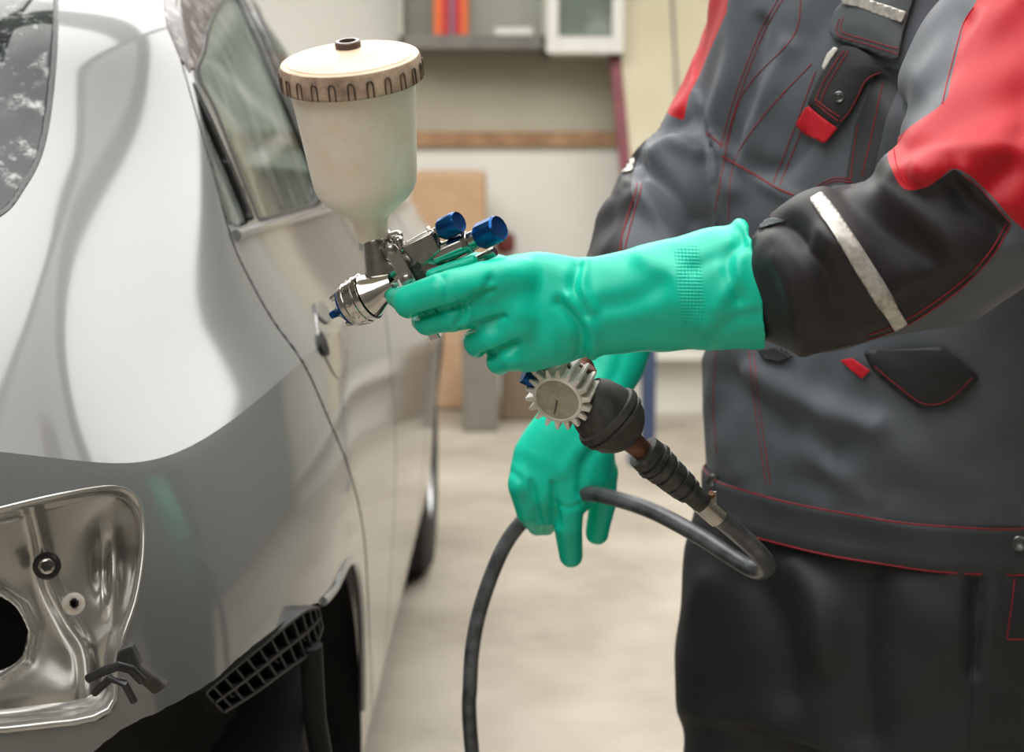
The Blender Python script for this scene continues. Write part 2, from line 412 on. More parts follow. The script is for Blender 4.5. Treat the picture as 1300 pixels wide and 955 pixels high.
def relax(V, Fc, it=2, w=0.5):
    E = np.concatenate([Fc[:, [0, 1]], Fc[:, [1, 2]], Fc[:, [2, 3]], Fc[:, [3, 0]]]); deg = np.zeros(len(V))
    np.add.at(deg, E[:, 0], 1); np.add.at(deg, E[:, 1], 1)
    for _ in range(it):
        S = np.zeros_like(V); np.add.at(S, E[:, 0], V[E[:, 1]]); np.add.at(S, E[:, 1], V[E[:, 0]])
        V = V + w * (S / deg[:, None] - V)
    return V
def fold(V, N, px, folds, mask=None):
    """push the surface out (or in) along lines drawn on it: (polyline, height m, width px)"""
    face = (N[:, 0] * V[:, 0] + N[:, 1] * V[:, 1] + N[:, 2] * (V[:, 2] - CAMH)) < 0.15 * np.linalg.norm(V - np.array((0, 0, CAMH)), axis=1)
    if mask is not None: face = face & mask
    D = np.zeros(len(V)); I = np.where(face)[0]
    for line, amp, w in folds:
        L = np.array(line, float)
        bb = (px[I, 0] > L[:, 0].min() - 3 * w) & (px[I, 0] < L[:, 0].max() + 3 * w) & (px[I, 1] > L[:, 1].min() - 3 * w) & (px[I, 1] < L[:, 1].max() + 3 * w)
        J = I[bb]
        if len(J) == 0: continue
        L = spline(L, 6) if len(L) > 2 else L
        D[J] += amp * np.exp(-(d_line(px[J], L) / w) ** 2)
    return V + N * D[:, None]
def attr(o, name, vals):
    a = o.data.attributes.new(name, 'FLOAT', 'POINT'); a.data.foreach_set('value', np.asarray(vals, np.float32))
def bvh(V, Fc): return BVHTree.FromPolygons([tuple(v) for v in V], [tuple(int(i) for i in f) for f in Fc])
def hit(tree, px, py):
    r = tree.ray_cast(CAMV, ray(px, py), 20)
    return (np.array(r[0]), np.array(r[1])) if r[0] is not None else (None, None)
def patch(name, poly, trees, m, parent, off=0.0012, th=0.0016, step=5, smoothpoly=0, bulge=0.0):
    """a cloth piece cut to an outline and laid on the surface under it"""
    poly = np.array(poly, float)
    if smoothpoly: poly = spline(poly, smoothpoly, True)
    x0, y0 = poly.min(0) - step; x1, y1 = poly.max(0) + step
    nx, ny = int((x1 - x0) / step) + 2, int((y1 - y0) / step) + 2
    G = np.array([(x0 + i * step, y0 + j * step) for j in range(ny) for i in range(nx)]); V = np.zeros((len(G), 3)); ok = np.zeros(len(G), bool)
    for k, (x, y) in enumerate(G):
        p, n = hit(trees, x, y)
        if p is None: continue
        if n.dot(p - np.array(CAMV)) > 0: n = -n
        V[k] = p + n * off; ok[k] = True
    s = -sd_poly(G, poly)
    if bulge:
        Nn = np.array([-np.array(ray(x, y)) for x, y in G]); V += Nn * (bulge * np.clip(s / 25, 0, 1) ** 0.6)[:, None]
    Fc = []
    for j in range(ny - 1):
        for i in range(nx - 1):
            q = (j * nx + i, (j + 1) * nx + i, (j + 1) * nx + i + 1, j * nx + i + 1)
            if all(ok[a] for a in q) and max(V[a][1] for a in q) - min(V[a][1] for a in q) < 0.03: Fc.append(q)
    V2, F2 = largest(*clip(V, Fc, s))
    o = mk(name, V2, F2, m, parent, True)
    return solid(o, th, 1)
def stitch(name, lines, trees, parent, r=0.00045, m='stitch', off=0.0003):
    for L in lines:
        L = spline(L, 10) if len(L) > 2 else np.array([np.array(L[0]) + (np.array(L[1]) - np.array(L[0])) * t for t in np.linspace(0, 1, 16)], float)
        seg = np.linalg.norm(np.diff(L, axis=0), axis=1); cum = np.concatenate(([0], np.cumsum(seg)))
        T = np.arange(0, cum[-1], 3.0); Q = np.stack([np.interp(T, cum, L[:, k]) for k in (0, 1)], 1)
        run = []; runs = []
        for x, y in Q:
            p, n = hit(trees, x, y)
            if p is not None and n.dot(p - np.array(CAMV)) > 0: n = -n
            if p is None or (run and abs(p[1] - run[-1][1]) > 0.012):
                runs.append(run); run = []
            if p is not None: run.append(p + n * off)
        runs.append(run); run = max(runs, key=len)
        if len(run) > 3: MB().tube(run, r, 5).done(name, m, parent)
# ------------------------------------------------------------------ room shell
XL, XR, YF, YB = -3.4, 3.0, -2.6, 7.2
def slab(name, lo, hi, m):
    lo = np.array(lo, float); hi = np.array(hi, float)
    return tag(MB().box((lo + hi) / 2, hi - lo).done(name, m, None, False), kind='structure')
slab('floor', (XL, YF, -0.1), (XR, YB, 0), 'floor')
slab('ceiling', (XL, YF, CEIL), (XR, YB, CEIL + 0.1), 'ceil')
slab('wall_back', (XL, YB, 0), (XR, YB + 0.1, CEIL), 'cream')
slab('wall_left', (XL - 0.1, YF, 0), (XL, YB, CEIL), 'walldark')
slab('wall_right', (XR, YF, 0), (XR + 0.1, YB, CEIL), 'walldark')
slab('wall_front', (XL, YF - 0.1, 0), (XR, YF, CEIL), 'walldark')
# wooden rail and a darker grey-beige band between rail and shelves, on the back wall
def rect_back(x0, y0, x1, y1, Y):
    a = P(x0, y1, Y); b = P(x1, y0, Y); return a, b
a, b = rect_back(300, 167, 1500, 185, YB - 0.03)
slab('trim_1', (a[0], YB - 0.035, a[2]), (b[0], YB, b[2]), 'wood')
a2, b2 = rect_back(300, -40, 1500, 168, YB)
slab('wall_band', (P(505, 0, YB)[0], YB - 0.015, b[2]), (b[0], YB, P(0, 20, YB)[2]), 'greybeige')

for i, (lx, ly) in enumerate(LAMPS):
    t = thing('ceiling_lamp', (lx, ly, CEIL - 0.1), 'large white ceiling light panel ' + ('right above the spray gun', 'in front of the back wall shelf', 'added unseen behind the car as fill light', 'over the left front of the car', 'over the storage platform', 'behind the back of the worker')[i], 'lamp', 'light panels on the ceiling')
    MB().box((lx, ly, CEIL - 0.05), (1.96, 2.58, 0.1)).done('housing', 'white', t, False, bevel=0.01)
    MB().box((lx, ly, CEIL - 0.101), (1.86, 2.46, 0.004)).done('diffuser', 'emit', t, False)

# ------------------------------------------------------------------ background things
def px_box(name, x0, y0, x1, y1, Y, depth, m, label, cat, parent=None, bevel=0.004, group=None, floor=False):
    a = P(x0, y1, Y); b = P(x1, y0, Y); z0 = 0.0 if floor else a[2]
    o = MB().box(((a[0] + b[0]) / 2, Y + depth / 2, (z0 + b[2]) / 2), (b[0] - a[0], depth, b[2] - z0)).done(name, m, parent, False, bevel=bevel)
    if label: tag(o, label, cat, group)
    return o
# wall shelf unit with books
SY = YB - 0.3
zb = P(0, 62, SY)[2]; zt = zb + 0.62; xs0, xs1 = P(505, 0, SY)[0], P(694, 0, SY)[0]
t = thing('wall_shelf', ((xs0 + xs1) / 2, SY + 0.14, zb), 'grey open wall shelf holding orange and red books', 'shelf')
MB().box(((xs0 + xs1) / 2, SY + 0.14, zb + 0.03), (xs1 - xs0, 0.28, 0.06)).done('shelf_board', 'greyshelf', t, False, bevel=0.004)
MB().box(((xs0 + xs1) / 2, SY + 0.14, zt), (xs1 - xs0, 0.28, 0.03)).done('top_board', 'greyshelf', t, False, bevel=0.004)
MB().box(((xs0 + xs1) / 2, SY + 0.272, (zb + zt) / 2), (xs1 - xs0, 0.012, zt - zb)).done('back_panel', 'shelfback', t, False)
for xx in (xs0 + 0.01, xs1 - 0.01): MB().box((xx, SY + 0.14, (zb + zt) / 2), (0.02, 0.28, zt - zb)).done('side_panel', 'shelfback', t, False)
bx = P(551, 0, SY + 0.06)[0]
for i, (w, h, m, lab) in enumerate(((0.036, 0.33, 'orange', 'orange book at the left end of the upright books'), (0.030, 0.31, 'redbook', 'dark red book right beside the leftmost orange book'),
        (0.020, 0.30, 'violet', 'thin violet grey book between two red spines'), (0.026, 0.32, 'redbook', 'red book between the violet and the last orange book'), (0.030, 0.33, 'orange', 'orange book at the right end of the upright books'))):
    bt = thing('book', (bx + w / 2, SY + 0.12, zb + 0.06), lab, 'book', 'books on the wall shelf')
    x = bx + w / 2
    MB().box((x, SY + 0.12, zb + 0.06 + h / 2), (w * 0.8, 0.17, h - 0.01)).done('pages', 'white', bt, False)
    mb = MB()
    for sx in (-1, 1): mb.box((x + sx * (w / 2 - 0.001), SY + 0.12, zb + 0.06 + h / 2), (0.002, 0.19, h))
    mb.box((x, SY + 0.025, zb + 0.06 + h / 2), (w, 0.003, h)); mb.done('cover', m, bt, False)
    bx += w + 0.001
tag(MB().box((P(652, 0, SY)[0], SY + 0.1, zb + 0.075), (0.16, 0.16, 0.03)).done('paper_pile', 'white', None, False, bevel=0.002), 'low pile of white paper lying on the grey wall shelf', 'paper')
# white cabinet with a glass door
cx0, cx1 = P(694, 0, SY)[0], P(792, 0, SY)[0]; cz0 = P(0, 68, SY)[2]; cz1 = cz0 + 0.7
t = thing('wall_cabinet', ((cx0 + cx1) / 2, SY + 0.14, cz0), 'white wall cabinet with a framed glass door', 'cabinet')
W = cx1 - cx0
for n, c, s in (('bottom_panel', ((cx0 + cx1) / 2, SY + 0.14, cz0 + 0.012), (W, 0.28, 0.024)), ('top_panel', ((cx0 + cx1) / 2, SY + 0.14, cz1), (W, 0.28, 0.024)),
                ('side_panel', (cx0 + 0.01, SY + 0.14, (cz0 + cz1) / 2), (0.02, 0.28, cz1 - cz0)), ('side_panel', (cx1 - 0.01, SY + 0.14, (cz0 + cz1) / 2), (0.02, 0.28, cz1 - cz0)),
                ('back_panel', ((cx0 + cx1) / 2, SY + 0.272, (cz0 + cz1) / 2), (W, 0.012, cz1 - cz0))):
    MB().box(c, s).done(n, 'white', t, False)
dr = MB(); fw = 0.05
dr.box((cx0 + fw / 2, SY - 0.012, (cz0 + cz1) / 2), (fw, 0.022, cz1 - cz0)); dr.box((cx1 - fw / 2, SY - 0.012, (cz0 + cz1) / 2), (fw, 0.022, cz1 - cz0))
dr.box(((cx0 + cx1) / 2, SY - 0.012, cz0 + 0.035), (W - 2 * fw, 0.022, 0.07)); dr.box(((cx0 + cx1) / 2, SY - 0.012, cz1 - 0.03), (W - 2 * fw, 0.022, 0.06))
d = dr.done('door', 'white', t, False, bevel=0.003)
MB().box(((cx0 + cx1) / 2, SY - 0.01, (cz0 + cz1) / 2 + 0.01), (W - 2 * fw, 0.005, cz1 - cz0 - 0.13)).done('glass_pane', 'cabglass', d, False)
bp = np.array((P(728, 0, SY + 0.1)[0], SY + 0.1, cz0 + 0.025))
t = thing('bottle', tuple(bp), 'pale green bottle behind the glass of the white cabinet', 'bottle')
MB().lathe(bp, (0, 0, 1), [(0, 0.045), (0.18, 0.045), (0.22, 0.02), (0.25, 0.018)], 20).done('bottle_body', 'bottlegreen', t)
MB().lathe(bp + (0, 0, 0.25), (0, 0, 1), [(0, 0.02), (0.03, 0.02)], 16).done('cap', 'white', t)
# tall beige board with maroon edge, leaning on the wall, standing on a low platform
t = thing('storage_platform', (P(800, 0, 6.6)[0], 6.75, 0), 'low pale storage platform along the back wall behind the worker', 'platform')
pz = P(0, 446, 6.6)[2]
xa, xb = P(716, 0, 6.6)[0], P(1500, 0, 6.6)[0]
MB().box(((xa + xb) / 2, 6.85, pz - 0.02), (xb - xa, 0.5, 0.04)).done('deck', 'white', t, False, bevel=0.004)
MB().box(((xa + xb) / 2, 6.9, (pz - 0.04) / 2), (xb - xa - 0.04, 0.4, pz - 0.04)).done('skirt', 'white', t, False)
bl = [(766, -60), (800, 262), (830, 446), (985, 446), (925, -60)]
t = thing('leaning_board', tuple(P(900, 446, 6.7)), 'tall beige board with a dark maroon edge leaning on the back wall', 'board')
def bpt(x, y, dy=0.0): return P(x, y, 6.66 + (446 - y) / 510 * 0.42 + dy)
MB().prism([bpt(774, -60), bpt(805, 262), bpt(836, 441), bpt(990, 441), bpt(930, -60)], (0, 0.03, 0)).done('panel', 'board', t, False)
MB().prism([bpt(762, -60, -0.01), bpt(792, 262, -0.01), bpt(824, 441, -0.01), bpt(837, 441, -0.01), bpt(806, 262, -0.01), bpt(776, -60, -0.01)], (0, 0.05, 0)).done('edge_strip', 'maroon', t, False)
MB().prism([bpt(848, -60, -0.004), bpt(862, 200, -0.004), bpt(866, 200, -0.004), bpt(852, -60, -0.004)], (0, 0.02, 0)).done('groove', 'greyshelf', t, False)
# cardboard box, bins, post
a = P(520, 218, 6.75); b = P(616, 218, 6.75)
t = thing('cardboard_box', ((a[0] + b[0]) / 2, 6.9, 0), 'tall tan cardboard box standing against the white wall', 'box')
MB().box(((a[0] + b[0]) / 2, 6.9, a[2] / 2), (b[0] - a[0], 0.3, a[2])).done('carton', 'card', t, True, bevel=0.02, bseg=3)
MB().box(((a[0] + b[0]) / 2, 6.9, a[2] + 0.002), (b[0] - a[0] - 0.06, 0.06, 0.003)).done('tape', 'card', t, False)
def bin_(name, x0, y0, x1, Y, m, label):
    a = P(x0, y0, Y); b = P(x1, y0, Y); cxx = (a[0] + b[0]) / 2; w = b[0] - a[0]; h = a[2]
    t = thing(name, (cxx, Y + 0.15, 0), label, name.split('_')[-1])
    MB().box((cxx, Y + 0.15, h / 2 - 0.01), (w * 0.94, 0.28, h - 0.02)).done('body', m, t, False, bevel=0.01)
    MB().box((cxx, Y + 0.15, h - 0.02), (w, 0.3, 0.04)).done('rim', m, t, False, bevel=0.008)
bin_('storage_bin', 585, 428, 633, 6.2, 'greyplastic', 'grey storage bin on the floor beyond the car front')
bin_('wooden_crate', 634, 440, 700, 6.45, 'browncrate', 'brown crate on the floor right of the grey bin')
t = thing('steel_post', (P(824, 0, 5.6)[0], 5.6, 0), 'slim blue steel post standing behind the far green glove', 'post')
q = P(824, 420, 5.6); MB().box((q[0], 5.6, q[2] / 2), (0.05, 0.05, q[2])).done('shaft', 'bluepost', t, False, bevel=0.004)
MB().box((q[0], 5.6, 0.01), (0.14, 0.14, 0.02)).done('base_plate', 'bluepost', t, False, bevel=0.003)
q = P(641, 325, 6.9)
t = thing('hanging_pot', (q[0], YB - 0.1, q[2]), 'small red brown pot hung on the white wall', 'pot')
MB().lathe((q[0], YB - 0.1, q[2]), (0, 0, 1), [(0, 0.03), (0.02, 0.045), (0.07, 0.045), (0.09, 0.035)], 20).done('pot_body', 'redrub', t)
MB().tube([(q[0], YB - 0.08, q[2] + 0.07), (q[0], YB - 0.02, q[2] + 0.11), (q[0], YB, q[2] + 0.11)], 0.005, 8).done('hook', 'greyshelf', t)

# ------------------------------------------------------------------ car
XC = -1.06                                         # centre line of the car
car = thing('car', (XC, 3.0, 0), 'silver car in bare repair with its tail lamp and bumper removed', 'car')
def bs_basis(n, sub):
    """uniform cubic B-spline basis with repeated ends"""
    rows = []
    for i in range(n - 1):
        for k in range(sub):
            t = k / sub; w = np.zeros(n)
            for q, c in zip((i - 1, i, i + 1, i + 2), ((1 - t) ** 3 / 6, (3 * t ** 3 - 6 * t * t + 4) / 6, (-3 * t ** 3 + 3 * t * t + 3 * t + 1) / 6, t ** 3 / 6)):
                if q < 0: w[0] += 2 * c; w[1] -= c
                elif q >= n: w[n - 1] += 2 * c; w[n - 2] -= c
                else: w[q] += c
            rows.append(w)
    w = np.zeros(n); w[n - 1] = 1; rows.append(w); return np.array(rows)
def wcol(X, yz): return [np.array((X, y, z)) for y, z in yz]
cols = []
cols.append(wcol(XC, [(2.05, 1.45), (1.70, 1.29), (1.55, 1.20), (1.45, 1.13), (1.33, 1.07), (1.10, 1.03), (0.995, 0.95), (0.985, 0.92), (0.975, 0.82), (0.975, 0.70), (1.02, 0.36)]))
cols.append(wcol(-0.78, [(2.06, 1.44), (1.70, 1.29), (1.545, 1.20), (1.445, 1.13), (1.33, 1.067), (1.12, 1.025), (1.02, 0.945), (1.01, 0.915), (1.00, 0.82), (1.0, 0.70), (1.04, 0.36)]))
cols.append(wcol(-0.56, [(2.07, 1.425), (1.69, 1.29), (1.535, 1.20), (1.43, 1.13), (1.32, 1.065), (1.15, 1.01), (1.06, 0.935), (1.05, 0.905), (1.04, 0.80), (1.04, 0.70), (1.07, 0.36)]))
cols.append([np.array((-0.49, 2.08, 1.415))] + PP([(0, -10, 1.55), (2, 100, 1.475), (0, 190, 1.40), (0, 280, 1.315), (0, 430, 1.20), (0, 572, 1.135), (0, 605, 1.128), (0, 740, 1.105), (0, 880, 1.105)]) + [np.array((-0.37, 1.12, 0.36))])
cols.append([np.array((-0.455, 2.09, 1.40))] + PP([(105, -10, 1.60), (105, 100, 1.53), (103, 190, 1.46), (100, 300, 1.365), (98, 450, 1.255), (105, 587, 1.178), (108, 616, 1.171), (112, 740, 1.150), (115, 880, 1.148)]) + [np.array((-0.31, 1.18, 0.36))])
cols.append([np.array((-0.44, 2.10, 1.385))] + PP([(185, -10, 1.66), (190, 100, 1.60), (195, 190, 1.545), (196, 310, 1.455), (196, 460, 1.35), (200, 592, 1.250), (203, 619, 1.241), (207, 740, 1.209), (210, 880, 1.198)]) + [np.array((-0.26, 1.24, 0.36))])
cols.append([np.array((-0.432, 2.12, 1.375))] + PP([(238, -10, 1.74), (252, 100, 1.68), (262, 190, 1.63), (275, 300, 1.555), (285, 430, 1.46), (292, 541, 1.366), (296, 566, 1.355), (305, 720, 1.306), (310, 880, 1.288)]) + [np.array((-0.222, 1.33, 0.36))])
# the side in world sections: (z, X) from roof rail to sill
side = [(1.375, -0.43), (1.30, -0.375), (1.20, -0.325), (1.12, -0.298), (1.035, -0.272), (0.97, -0.238), (0.915, -0.200), (0.890, -0.199), (0.78, -0.186), (0.62, -0.178), (0.30, -0.205)]
for y, dz, dx in ((1.60, 0, -0.004), (1.9, 0, 0.0), (2.3, 0, 0.0), (2.75, 0, 0.0)):
    cols.append([np.array((x + dx + ((0.0, 0.0, 0.0, 0.0, 0.0, 0.0, 0.0, 0.002, 0.014, 0.018, 0.0)[i] if y < 1.7 else 0), y + ((0.10, 0.10, 0.10, 0.09, 0.075, 0.045, 0.02, 0.015, 0, 0, 0)[i] if y < 1.7 else 0) + (0.5 if i == 0 else 0) * (1 - min(1, (y - 1.6) / 1.0)), z + dz)) for i, (z, x) in enumerate(side)])
def fcol(y, hood):
    c = []
    for i, (z, x) in enumerate(side):
        if i < 4: c.append(np.array(hood[i]))
        else: c.append(np.array((x, y, z - (0.0 if i > 6 else (y - 2.75) * 0.02))))
    return c
cols.append(fcol(3.15, [(-0.46, 2.86, 1.35), (-0.39, 2.97, 1.27), (-0.335, 3.06, 1.18), (-0.30, 3.12, 1.09)]))
cols.append(fcol(3.55, [(-1.06, 3.42, 1.07), (-0.70, 3.46, 1.055), (-0.45, 3.5, 1.04), (-0.33, 3.53, 1.025)]))
cols.append(fcol(3.95, [(-1.06, 3.9, 1.00), (-0.70, 3.9, 0.995), (-0.45, 3.92, 0.985), (-0.33, 3.94, 0.985)]))
cols.append(fcol(4.35, [(-1.06, 4.35, 0.93), (-0.70, 4.35, 0.925), (-0.45, 4.35, 0.92), (-0.33, 4.35, 0.93)]))
last = fcol(4.62, [(-1.06, 4.72, 0.85), (-0.70, 4.68, 0.85), (-0.45, 4.64, 0.85), (-0.33, 4.62, 0.87)])
for i in range(4, 11): last[i][0] -= 0.04
cols.append(last)
end = [np.array((-1.06, 4.86, 0.84 - 0.06 * i)) for i in range(11)]
mid = [np.array((-0.50, 4.80, 0.84 - 0.06 * i)) for i in range(11)]
for i in range(11): mid[i][2] = (0.84, .83, .82, .81, .80, .77, .74, .70, .62, .50, .3)[i]; end[i][2] = mid[i][2]
cols += [mid, end]
SUB = 24
C = np.array(cols); C = np.concatenate((C[:, :7], C[:, 6:7], C[:, 6:]), 1)   # tripled row: the pressed crease
Bu = bs_basis(C.shape[0], SUB); Bv = bs_basis(C.shape[1], SUB)
G = np.einsum('ai,bj,ijk->abk', Bu, Bv, C); NU, NV = G.shape[:2]
SV = G.reshape(-1, 3); SF = [(i * NV + j, i * NV + j + 1, (i + 1) * NV + j + 1, (i + 1) * NV + j) for i in range(NU - 1) for j in range(NV - 1)]
SPX = proj(SV); SYZ = SV[:, 1:3]; TREE = bvh(SV, SF)
UI = np.repeat(np.arange(NU), NV) / SUB
# outlines drawn on the shell
rearglass = spline([(74, -160), (72, 0), (67, 100), (54, 185), (30, 236), (-8, 276), (-120, 310), (-500, 330), (-1000, 330), (-1000, -160), (-300, -200)], 6, True)
lampcut = spline([(-120, 672), (-60, 658), (0, 643), (60, 629), (120, 618), (152, 617), (172, 627), (182, 645), (185, 675), (183, 715), (174, 765), (158, 812), (150, 850), (140, 905), (60, 925), (-100, 925), (-160, 800)], 6, True)
seam = spline([(225, 60), (262, 190), (293, 300), (312, 345), (345, 405), (385, 462), (416, 530), (440, 588), (455, 640), (463, 690), (467, 760), (470, 830), (472, 900), (474, 1000)], 8)
seampoly = np.concatenate((seam, [(2000, 1000), (2000, -2000), (150, -2000), (180, -300)]))
trimpoly = [(190, -120), (203, -20), (212, 35), (228, 72), (240, 92), (249, 84), (257, 62), (261, 38), (270, 14), (290, -8), (330, -40), (500, -140)]
win1 = spline([(250, 95), (258, 66), (263, 40), (274, 12), (298, -12), (312, 0), (336, 52), (362, 115), (398, 200), (412, 238), (400, 262), (375, 270), (333, 280), (322, 266), (300, 212), (272, 140)], 4, True)
win0 = [(245, 105), (268, 150), (296, 212), (322, 277), (304, 287), (292, 285), (283, 262), (262, 175)]
win2 = spline([(318, -10), (338, 8), (366, 18), (392, 40), (410, 72), (450, 160), (470, 205), (468, 232), (440, 246), (424, 240), (404, 195), (370, 115), (340, 48)], 4, True)
arch = spline([(396, 1000), (404, 860), (411, 790), (424, 748), (437, 722), (446, 714), (452, 726), (457, 765), (459, 830), (459, 1000)], 8)
bottom = spline([(60, 1005), (150, 930), (200, 905), (266, 868), (300, 838), (350, 798), (395, 768), (412, 768), (428, 752), (428, 1005)], 4)
low = np.concatenate((bottom, [(428, 1400), (-400, 1400), (-400, 1005)]))
gone = np.minimum(sd_poly(SPX, arch), sd_poly(SPX, low))
gone[(UI > 10.5)] = 50
farch = np.hypot(SYZ[:, 0] - 4.12, SYZ[:, 1] - 0.31) - 0.345
s_rg = sd_poly(SPX, rearglass); s_lamp = sd_poly(SPX, lampcut); s_door = sd_poly(SPX, seampoly); s_trim = sd_poly(SPX, trimpoly)
s_w1 = sd_poly(SPX, win1); s_w0 = sd_poly(SPX, win0); s_w2 = sd_poly(SPX, win2)
scale_px = 1.0
near = SV[:, 1] < 3.4
wshield = np.where((SV[:, 1] > 2.95) & (UI > 10.2) & (UI < 11.4), 1, -1)
rear_part = UI < 9.5
def cutmesh(*ss):
    V, Fc = SV, SF; ss = [np.array(q, float) for q in ss]
    m = np.minimum.reduce(ss); FA = np.array(Fc); ok = (m[FA] > 0).any(1); return clip(V, FA[ok].tolist(), m)
big = 1e3
zone_rear = np.where(UI < 9.6, big, -big) * 1.0
qv, qf = cutmesh(s_rg - 1.5, s_lamp, s_door - 0.8, gone, s_trim - 0.5, 9.6 - UI)
mk('quarter_panel', qv, qf, 'paint', car)
dv, df = cutmesh(-s_door - 0.8, s_w0 - 1.0, s_w1 - 1.0, s_w2 - 1.0, gone, s_trim - 0.3, 2.42 - SYZ[:, 0], 11.2 - UI)
rdoor = mk('rear_door', dv, df, 'paint', car)
dv, df = cutmesh(-s_door - 0.8, s_w0 - 1.0, s_w1 - 1.0, s_w2 - 1.0, s_trim - 0.3, SYZ[:, 0] - 2.432, 3.40 - SYZ[:, 0], 11.6 - UI)
solid(weld(mk('front_door', dv, df, 'paint', car)), 0.002)
dv, df = cutmesh(SYZ[:, 0] - 3.412, farch, UI - 10.2)
solid(weld(mk('front_wing', dv, df, 'paint', car)), 0.002)
jv, jf = cutmesh(9 - np.abs(s_door), 9.6 - UI, SYZ[:, 1] - 0.5, 1.02 - SYZ[:, 1]); jv = np.array(jv); jv[:, 0] -= 0.006; jv[:, 1] += 0.004
mk('door_jamb', *largest(jv, jf), 'paint', car)
def inset(V, d):
    c = np.array(V); c[:, 0] -= d; return c
gv, gf = cutmesh(-s_rg + 6); gv = np.array(gv); gv[:, 1] += 0.006
solid(mk('rear_window', gv, gf, 'rearglass', car), 0.004)
sv, sf = largest(*cutmesh(-s_rg + 3.5, s_rg + 4.5, 9 - UI)); sv[:, 1] -= 0.0005
solid(mk('rear_window_seal', sv, sf, 'blackpl', car), 0.006)
for nm, s in (('quarter_light', s_w0), ('rear_door_window', s_w1), ('front_door_window', s_w2)):
    gv, gf = largest(*cutmesh(-s + 4, (11.6 - UI) * 10)); solid(mk(nm, inset(gv, 0.008), gf, 'glass', car), 0.004)
    gv, gf = largest(*cutmesh(-s + 0.5, s + (5.0 if nm != 'quarter_light' else 2.0), (11.6 - UI) * 10)); solid(mk('window_seal', inset(gv, 0.001), gf, 'blackpl', car), 0.006)
tv, tf = cutmesh(-s_trim, 9.6 - UI); solid(mk('window_trim', tv, tf, 'trimspot', car), 0.005)
# roof and windscreen, mirrored left half of the body
R0 = G[:, 0, :]
rv = []; rf = []
row = [G[i, 0] for i in range(0, int(10.0 * SUB) + 1, 12)]
n = len(row)
for k in range(7):
    for p in row:
        f = k / 6; rv.append((p[0] * (1 - f) + XC * f, p[1], p[2] + 0.05 * math.sin(f * math.pi / 2)))
for k in range(6):
    for i in range(n - 1): rf.append((k * n + i, k * n + i + 1, (k + 1) * n + i + 1, (k + 1) * n + i))
roof = solid(mk('roof', rv, rf, 'paint', car), 0.004)
md = roof.modifiers.new('m', 'MIRROR'); md.mirror_object = car
keep = (UI < 16)
lv, lf = cutmesh(s_rg - 1.5, np.minimum(np.minimum(s_w0, s_w1), s_w2) - 1.0, farch, np.hypot(SYZ[:, 0] - 1.66, SYZ[:, 1] - 0.33) - 0.34)
lv[:, 0] = 2 * XC - lv[:, 0]; solid(mk('left_body_side', lv, [f[::-1] for f in lf], 'paint', car), 0.002)
gv, gf = cutmesh(-np.minimum(np.minimum(s_w0, s_w1), s_w2) + 2, (11.6 - UI) * 10); gv[:, 0] = 2 * XC - gv[:, 0]
mk('left_side_window', gv, [f[::-1] for f in gf], 'glass', car)
# cabin, and dark boxes in the lower body
MB().box((XC, 2.95, 0.42), (1.45, 2.0, 0.3)).done('underbody_light_block', 'dark', car, False, bevel=0.05)  # dark box added inside the body to block light
MB().box((XC - 0.25, 1.62, 0.62), (1.02, 0.75, 0.5)).done('boot_floor', 'dark', car, False, bevel=0.05)
MB().box((XC + 0.02, 4.1, 0.5), (1.1, 1.0, 0.5)).done('engine_bay', 'dark', car, False, bevel=0.05)
def seat(x, y, w, nm):
    Fd = Field((x - 0.4, y - 0.4, 0.45), (x + 0.4, y + 0.7, 1.35), 0.02)
    Fd.cap((x - w + 0.1, y + 0.05, 0.62), (x + w - 0.1, y + 0.05, 0.62), 0.1, 0.1, 0.05)
    for dx in np.linspace(-w + 0.1, w - 0.1, 3): Fd.cap((x + dx, y + 0.05, 0.62), (x + dx, y - 0.10, 1.10), 0.10, 0.075, 0.05)
    Fd.cap((x - w + 0.1, y + 0.45, 0.58), (x + w - 0.1, y + 0.45, 0.58), 0.1, 0.1, 0.05); Fd.cap((x, y, 0.58), (x, y + 0.45, 0.58), w * 0.8, w * 0.8, 0.05, 0.4, (0, 0, 1))
    Fd.cap((x - 0.07, y - 0.14, 1.22), (x + 0.07, y - 0.14, 1.22), 0.07, 0.07, 0.01)
    V, Fc = Fd.mesh(); mk(nm, V, Fc, 'seatcl', car)
seat(XC + 0.37, 2.75, 0.27, 'front_seat'); seat(XC - 0.37, 2.75, 0.27, 'front_seat'); seat(XC + 0.36, 1.95, 0.33, 'rear_seat'); seat(XC - 0.36, 1.95, 0.33, 'rear_seat')
